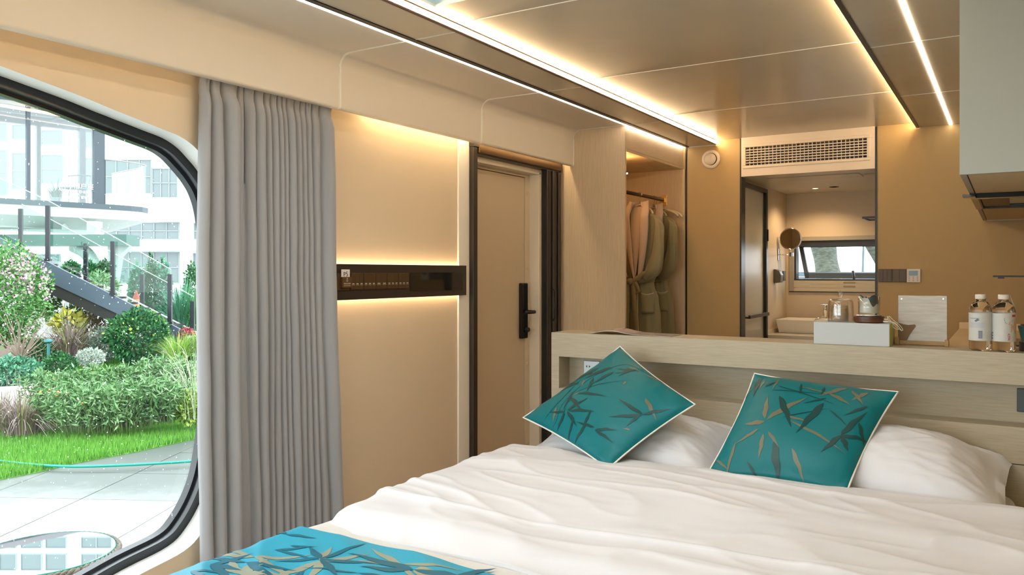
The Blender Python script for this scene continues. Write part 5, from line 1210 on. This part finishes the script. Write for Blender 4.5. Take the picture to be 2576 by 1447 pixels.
shrub('ground_cover', -40, 104, 900, 982, 11.4, 'dense low leafy ground cover behind the left end of the curb', 'teal', 3200, .060, .55, .6)
shrub('dark_filler_shrub', 60, 130, 855, 935, 12.6, 'dark green shrub behind the ground cover at the foot of the lamp', 'dark', 1400, .055, .5, .5)
shrub('grey_blue_shrub', 228, 300, 825, 905, 13.6, 'grey-blue leafy shrub against the left side of the round bush', 'grey', 1500, .075, .3, .5)
shrub('round_bush', 272, 424, 782, 908, 13.0, 'large round glossy dark green bush in the middle of the garden view', 'dark', 7000, .065, .55, .8, extra=('lime', 110, .05))
shrub('dry_shrub', 195, 262, 790, 885, 14.6, 'brownish dry shrub under the staircase', 'tan', 1100, .09, .3, .4)
shrub('small_red_shrub', 262, 288, 820, 842, 14.2, 'tiny red-leaved shrub peeping out left of the round bush', 'red', 260, .05, .5, .5)
shrub('red_shrub', 446, 492, 828, 872, 13.6, 'red-leaved shrub at the foot of the staircase', 'red', 900, .055, .5, .5)
shrub('pink_grey_shrub', 420, 452, 826, 868, 13.9, 'pinkish grey shrub between the round bush and the red shrub', 'silver', 500, .05, .5, .5, extra=('red', 120, .04))
shrub('pale_leafy_shrub', 470, 520, 846, 890, 13.0, 'pale green leafy shrub right of the red shrub', 'pale', 700, .06, .6, .5)
grassclump('golden_grass', 448, 918, 12.6, .42, .42, 500, 'golden green tufted grass in front of the red shrub', 'lime', .007, .5)
grassclump('golden_grass', 500, 908, 12.9, .42, .36, 360, 'second golden tuft half hidden by the curtain edge', 'lime', .007, .5)
grassclump('arching_grass', 485, 960, 10.4, .62, .95, 45, 'long pale arching grass leaning over the curb near the curtain', 'straw', .005, 1.1)
grassclump('tall_reed_grass', 455, 850, 15.5, .95, .5, 300, 'tall pale reed grass behind the staircase posts', 'teal', .012, .4); grassclump('tall_reed_grass', 495, 850, 15.6, .85, .5, 300, 'tall reed grass behind the rightmost staircase post', 'mid', .012, .4)
# slim hedge trees behind the stairs
for px0, px1, pt, pb, lab in [(326, 364, 668, 800, 'slim columnar tree left of the other three, behind the staircase'), (362, 402, 650, 845, 'tallest slim columnar tree behind the staircase'), (394, 428, 655, 820, 'slim columnar tree just right of the tallest one'), (462, 512, 664, 830, 'slim columnar tree nearest the curtain')]:
    shrub('columnar_tree', px0, px1, pt, pb, 18.5, lab, 'dark' if px0 in (362, 462) else 'teal', 2200, .085, .5, .35, cat='tree', group='columnar trees behind the staircase')
shrub('background_shrub', 160, 200, 660, 705, 18, 'green shrub behind the upper part of the staircase', 'dark', 600, .09, .5, .4); shrub('background_shrub', 213, 238, 662, 700, 18, 'small green shrub right behind a staircase post', 'dark', 400, .09, .5, .4); shrub('background_shrub', 248, 285, 658, 695, 18.4, 'green shrub between two staircase posts under the canopy', 'dark', 600, .09, .5, .4)
shrub('bamboo_shrub', 214, 296, 690, 770, 17, 'pale feathery bamboo shrub above the stair stringer', 'pale', 1500, .12, .22, .4)
shrub('under_stair_shrub', 95, 150, 700, 800, 14.4, 'leafy green climber in front of the white slat fence', 'mid', 900, .07, .5, .3); shrub('under_stair_shrub', 165, 215, 765, 820, 14.8, 'small leafy shrub right of the white slats under the stairs', 'mid', 600, .06, .5, .3)
# front bed
grassclump('purple_fountain_grass', 55, 1090, 8.7, .50, .62, 420, 'purple fountain grass at the left front of the planting bed', 'purple', .006, .95, group='purple fountain grasses'); grassclump('purple_fountain_grass', 5, 1075, 8.9, .50, .5, 240, 'purple fountain grass cut by the left picture edge', 'purple', .006, .95, group='purple fountain grasses')
fr_ = [(150, 1075, 8.8, 'leafy flowering plant next to the purple grass'), (205, 1085, 8.6, 'leafy flowering plant in the middle front of the bed'), (262, 1085, 8.65, 'lush leafy plant left of the bed centre'), (318, 1080, 8.7, 'lush leafy plant at the bed centre'), (372, 1070, 8.8, 'lush leafy plant right of the bed centre'), (425, 1060, 8.9, 'lush leafy plant near the curtain side of the bed'),
       (180, 1045, 9.4, 'pale leafy plant behind the flowering plants'), (240, 1040, 9.5, 'pale leafy plant in the back row, left of centre'), (300, 1035, 9.55, 'pale leafy plant in the back row centre'), (355, 1025, 9.6, 'pale leafy plant in the back row, right of centre'), (405, 1015, 9.7, 'pale leafy plant at the back row end'), (455, 1010, 9.8, 'pale leafy plant beside the arching grass'), (120, 1050, 9.5, 'pale leafy plant behind the purple grass')]
for k, (px, pb_, D, lab) in enumerate(fr_): stemplant('leafy_plant', px, pb_, D, .46 if k < 6 else .50, 46, lab, 'fresh' if k % 2 else 'fresh2', .085, 'leafy plants in the front bed', .34, .22, flowers=3 if k in (0, 1, 6) else 0)
shrub('lime_shrub', 440, 512, 985, 1066, 8.9, 'lime green shrub at the curtain end of the planting bed', 'lime', 1500, .05, .6, .5); grassclump('arching_grass', 495, 1050, 8.9, .75, .6, 120, 'tall pale grass in front of the curtain edge of the bed', 'straw', .003, .7)
# garden lamp
gl = thing('garden_lamp', tuple(P(122, 915, D=12)), 'teal mushroom-shaped garden path lamp among the shrubs', 'lamp'); b = P(122, 918, D=12)
TM = M('teal_metal', (.03, .16, .16), .4); MB().lathe([(0, 0), (.022, 0), (.022, .34), (0, .34)], b, 12).build('post', TM, gl); MB().lathe([(.02, .32), (.065, .345), (.062, .365), (.02, .385), (0, .385)], b, 20).build('lamp_cap', TM, gl, auto=True)
cn = P(343, 772, D=15.6); ge = thing('garden_figure', tuple(cn), 'small red and orange pointed garden figure behind the stair stringer', 'figure')
MB().lathe([(0, 0), (.11, 0), (.09, .10), (.06, .16)], cn, 14).build('body', M('orange_paint', (.65, .30, .12), .6), ge, auto=True); MB().lathe([(.07, .15), (.045, .22), (0, .33)], cn, 14).build('pointed_hat', M('red_paint', (.6, .08, .06), .6), ge, auto=True)
# slat fence
sf = thing('slat_fence', tuple(W(LX(100, 15.2), 15.2, GZ)), 'white vertical slat fence half hidden by shrubs under the staircase', 'fence')
FW = M('fence_white', (.80, .83, .84), .6); k = 0; px = -400
while px < 232 and k < 60:
    MB().ebox(px, px+8.5, 722 if px < 100 else 735, 850, 15.2, .03).build('slat', FW, sf); px += 12.5; k += 1
MB().ebox(-405, 75, 716, 722, 15.16, .06).build('top_rail', FW, sf)
# staircase
st = thing('outdoor_staircase', tuple(W(LX(300, 13.5), 13.5, GZ)), 'dark blue-grey steel staircase with glass balustrade climbing to the left', 'staircase')
SB = M('stair_blue_grey', (.065, .095, .125), .45); SU = M('stair_underside', (.020, .022, .020), .7); PO = M('post_navy', (.010, .013, .020), .4); SG_ = GLASS('balustrade_glass', (.88, .95, .93), 1.35)
def srt(D, d2, up, lo, name, m, px0=-480, px1=560):   # sloping beam between two pixel lines
    f = lambda px, l: l[0]+(l[1]-l[0])*px/480.
    pts = [W(LX(px0, D), D, LZ(f(px0, up), D)), W(LX(px1, D), D, LZ(f(px1, up), D)), W(LX(px1, D), D, LZ(f(px1, lo), D)), W(LX(px0, D), D, LZ(f(px0, lo), D))]
    return MB().prism(pts, Fv*d2).build(name, m, st)
srt(13.5, .05, (599, 842), (652, 876), 'stringer', SB); srt(15.0, .05, (599+22, 842+4), (652, 870), 'stringer', SB)
f = lambda px, l: l[0]+(l[1]-l[0])*px/480.
for k in range(32):
    px = -470+k*32
    if px > 520: break
    D = 13.55; z_ = LZ(f(px+46, (648, 873)), D); MB().wbox(LX(px, D), LX(px, D)+.30, D, 15.0, z_-.06, z_-.02).build('tread', SU, st)
MB().prism([W(LX(a_, 13.53), 13.53, LZ(b_, 13.53)) for a_, b_ in ((-480, 425), (293, 786), (293, 816), (-480, 466))], Fv*.5).build('under_beam', SU, st)
near = [(-380, 275, 403), (-214, 358, 487), (-48, 440, 570), (118, 517, 655), (282, 607, 741), (426, 690, 814)]; far = [(50, 525, 626), (214, 612, 707), (356, 690, 781), (483, 758, 845)]
for L_, D in ((near, 13.46), (far, 15.1)):
    for px, a, b in L_: MB().ebox(px-5, px+5, a, b, D, .05).build('post', PO, st, bev=.004); MB().ebox(px-7, px+7, b-4, b+2, D-.01, .07).build('post_foot', PO, st)
    for (p0, a0, b0), (p1, a1, b1) in zip(L_[:-1], L_[1:]):
        q = [W(LX(p0, D), D+.06, LZ(a0-12, D)), W(LX(p1, D), D+.06, LZ(a1-12, D)), W(LX(p1, D), D+.06, LZ(b1-8, D)), W(LX(p0, D), D+.06, LZ(b0-8, D))]; MB().prism(q, Fv*.012).build('glass_panel', SG_, st)
        MB().tube([q[0], q[1]], .006, 6).build('glass_top_edge', M('glass_edge_pale', (.75, .86, .84), .3), st)
p0, p1 = P(270, 722, D=15.05), P(520, 850, D=15.05); MB().tube([p0, p1], .016, 8).build('handrail', M('handrail_pale', (.75, .76, .70), .35), st, smooth=True)

# elevated pod house with terrace, its front turned away from the cabin
KP = 1.35; O2 = Vector((-9.92, 19.15))*KP; U2 = Vector((-.69, -.725)).normalized(); N2 = Vector((U2.y, -U2.x))
if N2.y < 0: N2 = -N2
ZD, ZR = CZ+1.647*KP, CZ+3.93*KP
def fp(px, k=0.):
    p0 = O2+N2*k; q = (px-1288)/FPX; s_ = (q*p0.y-p0.x)/(U2.x-q*U2.y); return p0+U2*s_
def F3(p, z): return W(p.x, p.y, z)
ph = thing('raised_pod_house', tuple(F3(O2, GZ)), 'raised glass pod house with a rounded white terrace above the garden', 'building')
PW = M('pod_white', (.38, .42, .40), .45); PE = M('pod_edge_blue_grey', (.05, .072, .085), .45); PG = M('pod_frame_slate', (.045, .06, .075), .45); PDG = M('pod_green_beam', (.04, .11, .09), .4); PODG = GLASS('pod_glass', (.80, .87, .875), 1.4, boost=.05)
foot = [O2+U2*12, O2, *[Vector(q_)*KP for q_ in ((-9.62, 19.5), (-9.40, 19.85), (-9.28, 20.2), (-9.30, 20.55), (-9.55, 20.9), (-10.1, 21.4), (-11.0, 22.2))], O2+N2*2.9+U2*1.2, O2+N2*2.9+U2*12]
cen = Vector((-13, 18.5))*KP
def inset(k): return [p+(cen-p).normalized()*k for p in foot]
def slab(name, z1, z0, k, m): return MB().prism([F3(p, z1) for p in inset(k)], (0, 0, z0-z1)).build(name, m, ph)
slab('deck_edge', ZD, ZD-.17, 0, PE); slab('white_fascia', ZD-.17, ZD-.48, .03, PW)
a_, b_ = inset(.03), inset(1.1); n = len(a_)
MB().add([F3(p, ZD-.48) for p in a_]+[F3(p, ZD-.84) for p in b_], [(i, (i+1) % n, n+(i+1) % n, n+i) for i in range(n)]+[tuple(range(n, 2*n))]).build('sloped_soffit', PW, ph)
def postp(px0, px1, k, zt, zb_, m, d=.18, name='mullion'):
    p, q = fp(px0, k), fp(px1, k); MB().prism([F3(p, zb_), F3(q, zb_), F3(q+N2*d, zb_), F3(p+N2*d, zb_)], (0, 0, zt-zb_)).build(name, m, ph)
postp(68, 77, .15, ZR, ZD, PG); postp(237, 264, .15, ZR, ZD, PG, .25); postp(93, 103, 2.7, ZR-.1, ZD, PG); postp(201, 216, 2.6, ZR-.1, ZD, PG)
g0, g1 = O2+U2*12+N2*.22, fp(240, .22); MB().prism([F3(g0, ZD), F3(g1, ZD), F3(g1+N2*.02, ZD), F3(g0+N2*.02, ZD)], (0, 0, ZR-ZD)).build('front_glazing', PODG, ph)
r0, r1 = O2+U2*12-N2*.3, fp(266, -.3); MB().prism([F3(r0, ZR), F3(r1, ZR), F3(r1+N2*3.4, ZR), F3(r0+N2*3.4, ZR)], (0, 0, .16)).build('roof_edge', M('pod_roof', (.16, .15, .16), .5), ph)
MB().prism([F3(fp(-200, 2.7), ZR-.35), F3(fp(237, 2.7), ZR-.35), F3(fp(237, 2.9), ZR-.35), F3(fp(-200, 2.9), ZR-.35)], (0, 0, .3)).build('rear_beam', PG, ph)
MB().tube([F3(fp(103, 2.6), ZR-.35), F3(fp(190, .3), ZR-.08)], .06, 6).build('ceiling_beam', PG, ph)
b0, b1 = fp(-260, 1.0), fp(318, 0); MB().ebox(-260, 318, 590, 618, 24.8, .9).build('lower_beam', PDG, ph); MB().ebox(218, 237, 556, 592, 25.6, .4).build('column_stub', PW, ph); MB().ebox(155, 163, 560, 580, 25.5, .2).build('bracket', PW, ph); MB().ebox(243, 250, 558, 574, 25.5, .2).build('bracket', PW, ph)
cl = [W(LX(175, 25.1), 25.3, LZ(618, 25.1)), W(LX(212, 25.1), 25.3, LZ(640, 25.1)), W(LX(232, 25.1), 25.3, LZ(690, 25.1)), W(LX(240, 25.1), 25.3, GZ)]
MB().tube(sm([tuple(p) for p in cl]), .2, 12).build('curved_column', PW, ph, smooth=True); MB().prism([W(LX(262, 25.1), 25.3, LZ(618, 25.1)), W(LX(318, 25.1), 25.3, LZ(618, 25.1)), W(LX(292, 25.1), 25.3, LZ(645, 25.1)), W(LX(280, 25.1), 25.3, LZ(720, 25.1)), W(LX(270, 25.1), 25.3, GZ), W(LX(255, 25.1), 25.3, GZ), W(LX(268, 25.1), 25.3, LZ(700, 25.1))], Fv*.3).build('splayed_column', PW, ph)
rail = [fp(266, .06)]+[p for p in inset(.07)[2:9]]
MB().tube(sm([tuple(F3(p, ZD+1.08*KP)) for p in rail], 5), .020, 6).build('handrail', M('rail_bronze', (.34, .29, .24), .3, metal=.5), ph, smooth=True)
for p, q in zip(rail[:-1], rail[1:]): MB().add([F3(p, ZD), F3(q, ZD), F3(q, ZD+1.07*KP), F3(p, ZD+1.07*KP)], [(0, 1, 2, 3)]).build('glass_panel', SG_, ph)
q = fp(264, .2); MB().tube([F3(q, ZD+1.08*KP), F3(q, ZD)], .02, 5).build('rail_post', PO, ph)
LWH = M('sign_white', (.95, .97, .98), .5); U_ = (0, 0, 1); UR = F3(-U2, 0)
def sign(body, px, py, hpx):
    p = fp(px, .20); text('sign_text', body, hpx*p.y/FPX*1.35, F3(p, LZ(py, p.y)), UR, U_, LWH, ph, ext=.004)
sign('宿户座', 210, 470, 12); sign('EHERO', 214, 484, 7); sign('Zcamp', 177, 496, 11); sign('营宿家', 216, 498, 6)
p = fp(163, .20); cr_ = F3(p, LZ(470, p.y)); rr_ = 13*p.y/FPX; MB().tube([cr_+UR*(rr_*math.cos(a))+Vector((0, 0, rr_*math.sin(a))) for a in [2*PI*k/30 for k in range(30)]], .016, 5, closed=True).build('sign_ring', LWH, ph)
mb = MB()
for a in (50, 90, 130): mb.tube([cr_-Vector((0, 0, rr_*1.1)), cr_, cr_+UR*(rr_*.7*math.cos(math.radians(a)))+Vector((0, 0, rr_*.7*math.sin(math.radians(a))))], .010, 4)
mb.build('sign_branches', LWH, ph)
# chair and plant inside the pod
cp2 = fp(184, 1.0); bc_ = F3(cp2, ZD); Rc, Fc = Rv*1.25, Fv*1.25; pc = thing('wire_chair', tuple(bc_), 'slatted metal chair behind the glass of the pod house', 'chair')
SM = M('chair_teal_grey', (.10, .20, .22), .5); s_ = 1.0
MB().prism([bc_+Rc*-.25+Fc*-.2+Vector((0, 0, .52)), bc_+Rc*.25+Fc*-.2+Vector((0, 0, .52)), bc_+Rc*.25+Fc*.25+Vector((0, 0, .52)), bc_+Rc*-.25+Fc*.25+Vector((0, 0, .52))], (0, 0, .03)).build('seat', SM, pc)
for sx_, sy_ in ((-.22, -.18), (.22, -.18), (-.22, .22), (.22, .22)): MB().tube([bc_+Rc*sx_+Fc*sy_+Vector((0, 0, .52)), bc_+Rc*sx_*1.2+Fc*sy_*1.2], .014, 5).build('leg', SM, pc)
for k in range(7): x = -.24+.08*k; MB().tube([bc_+Rc*x+Fc*.22+Vector((0, 0, .53)), bc_+Rc*x*1.25+Fc*.32+Vector((0, 0, .98))], .010, 4).build('back_slat', SM, pc)
MB().tube([bc_+Rc*-.31+Fc*.30+Vector((0, 0, .98)), bc_+Rc*0+Fc*.36+Vector((0, 0, 1.02)), bc_+Rc*.31+Fc*.30+Vector((0, 0, .98))], .018, 6).build('back_rail', SM, pc, smooth=True)
p2 = fp(140, 1.2); PT = F3(p2, ZD)
pp = grassclump('potted_plant', 1288+p2.x/p2.y*FPX, HOR-(ZD+.2-CZ)/p2.y*FPX, p2.y, .55, .6, 90, 'green arching pot plant behind the pod glass beside the chair', 'teal', .02, .9, cat='plant')
pp.location = PT
for c_ in pp.children: c_.matrix_parent_inverse = Matrix.Translation(-PT)
MB().lathe([(0, 0), (.14, 0), (.18, .22), (0, .22)], PT, 14).build('pot', PW, pp)

# white factory building behind
DB = 42.
wb_ = thing('white_building', tuple(W(LX(300, DB), DB, GZ)), 'large white building with window bands behind the garden', 'building')
rects = [(383, 446, 424, 497, 3, 2), (484, 540, 455, 500, 2, 1), (262, 380, 402, 487, 4, 2), (-60, 17, 310, 356, 2, 1), (30, 70, 314, 350, 1, 1), (103, 157, 328, 364, 1, 1), (-60, 18, 378, 490, 2, 2), (30, 70, 385, 475, 1, 2), (103, 158, 390, 462, 1, 2), (195, 237, 330, 372, 1, 1), (195, 237, 398, 480, 1, 2),
         (262, 450, 560, 602, 6, 2), (488, 560, 562, 602, 2, 2), (292, 450, 635, 712, 5, 2), (486, 560, 638, 700, 2, 2), (60, 150, 640, 700, 3, 2),
         (-110, -10, 20, 58, 2, 1), (-2, 52, 5, 45, 1, 1), (62, 118, 5, 45, 1, 1), (128, 176, 5, 45, 1, 1), (206, 300, 5, 45, 2, 1), (-110, -10, -70, -30, 2, 1), (-2, 52, -75, -35, 1, 1), (62, 118, -75, -35, 1, 1), (128, 176, -75, -35, 1, 1), (206, 300, -75, -35, 2, 1),
         (-2, 40, 66, 108, 1, 1), (52, 104, 66, 108, 1, 1), (114, 166, 66, 108, 1, 1), (204, 280, 66, 108, 2, 1), (-2, 40, 122, 150, 1, 1), (52, 104, 122, 150, 1, 1), (114, 166, 122, 150, 1, 1), (204, 280, 122, 150, 2, 1), (262, 420, 275, 330, 4, 1), (420, 560, 275, 320, 3, 1), (-110, 0, 165, 210, 2, 1), (20, 160, 165, 210, 3, 1), (190, 420, 165, 205, 4, 1)]
BW = M('building_white', (.86, .88, .90), .8); PGN = M('far_pane', (.14, .175, .18), .12); FRW = M('far_frame', (.24, .27, .28), .6)
MB().ebox(-700, 1100, -190, 735, DB, 8).build('facade', BW, wb_)
for (a, b, t, bo, nc, nr) in rects:
    D = DB-.06; fr2 = MB(); x0, x1_ = LX(a, D), LX(b, D); zb2_, zt2 = LZ(bo, D), LZ(t, D); ft = .05
    for k in range(nc+1): x = x0+(x1_-x0)*k/nc; fr2.wbox(x-ft/2, x+ft/2, D, D+.1, zb2_, zt2)
    for k in range(nr+1): z_ = zb2_+(zt2-zb2_)*k/nr; fr2.wbox(x0, x1_, D, D+.1, z_-ft/2, z_+ft/2)
    fo = fr2.build('window', FRW, wb_)
    for i in range(nc):
        for j in range(nr): MB().wbox(x0+(x1_-x0)*i/nc+ft/2, x0+(x1_-x0)*(i+1)/nc-ft/2, D+.04, D+.06, zb2_+(zt2-zb2_)*j/nr+ft/2, zb2_+(zt2-zb2_)*(j+1)/nr-ft/2).build('pane', PGN, fo)
MB().ebox(384, 1100, 520, 552, DB-.5, .6).build('floor_ledge', BW, wb_); MB().ebox(262, 1100, 604, 630, DB-.5, .6).build('floor_ledge', BW, wb_)

# ------------------------------------------------------------------ beyond the bathroom window
tk = thing('palm_tree', (-1.83, 9.4, GZ), 'thick ringed palm trunk right outside the bathroom window', 'tree')
BK = M('palm_bark', (.12, .15, .13), .85, var=(10, .45, (2, 2, 5), (.065, .075, .06)), bump=(25, .8, (1, 1, 3), .01))
def trunk(cx, cy, r0, lean, name, par, z1=3.5):
    def f_(u, v):
        z = GZ+(z1-GZ)*v; q = 2*PI*u; r = r0*(1+.05*math.sin(z*16)+.03*nz(math.cos(q)*2, math.sin(q)*2, z*5)); return (cx-lean*(z-CZ)+r*math.cos(q), cy+r*math.sin(q), z)
    return MB().grid(f_, 32, 90, cu=True).build(name, BK, par, smooth=True)
c = P(2083, 660, Y=9.4); tk.location = (c.x, 9.4, GZ); trunk(c.x, 9.4, .130, .17, 'trunk', tk)
t2 = thing('palm_tree', (-.9, 9.6, GZ), 'dark slanting trunk at the right edge of the bathroom window', 'tree'); c = P(2200, 650, Y=9.6); t2.location = (c.x, 9.6, GZ); trunk(c.x+.13, 9.6, .08, .5, 'trunk', t2)
bw_ = thing('boundary_wall', (-2, 13, GZ), 'pale boundary wall with a blue-grey rail outside the bathroom', 'wall')
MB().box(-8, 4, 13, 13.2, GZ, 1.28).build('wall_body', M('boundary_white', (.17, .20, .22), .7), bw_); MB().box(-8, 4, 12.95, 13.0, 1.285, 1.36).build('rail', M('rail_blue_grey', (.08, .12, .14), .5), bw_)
c = P(2170, 640, Y=12.9); MB().tube([(c.x, 12.9, 1.3), (c.x+.05, 12.9, 3.2)], .016, 6).build('cable_stay', M('rail_blue_grey', (.08, .12, .14), .5), bw_)
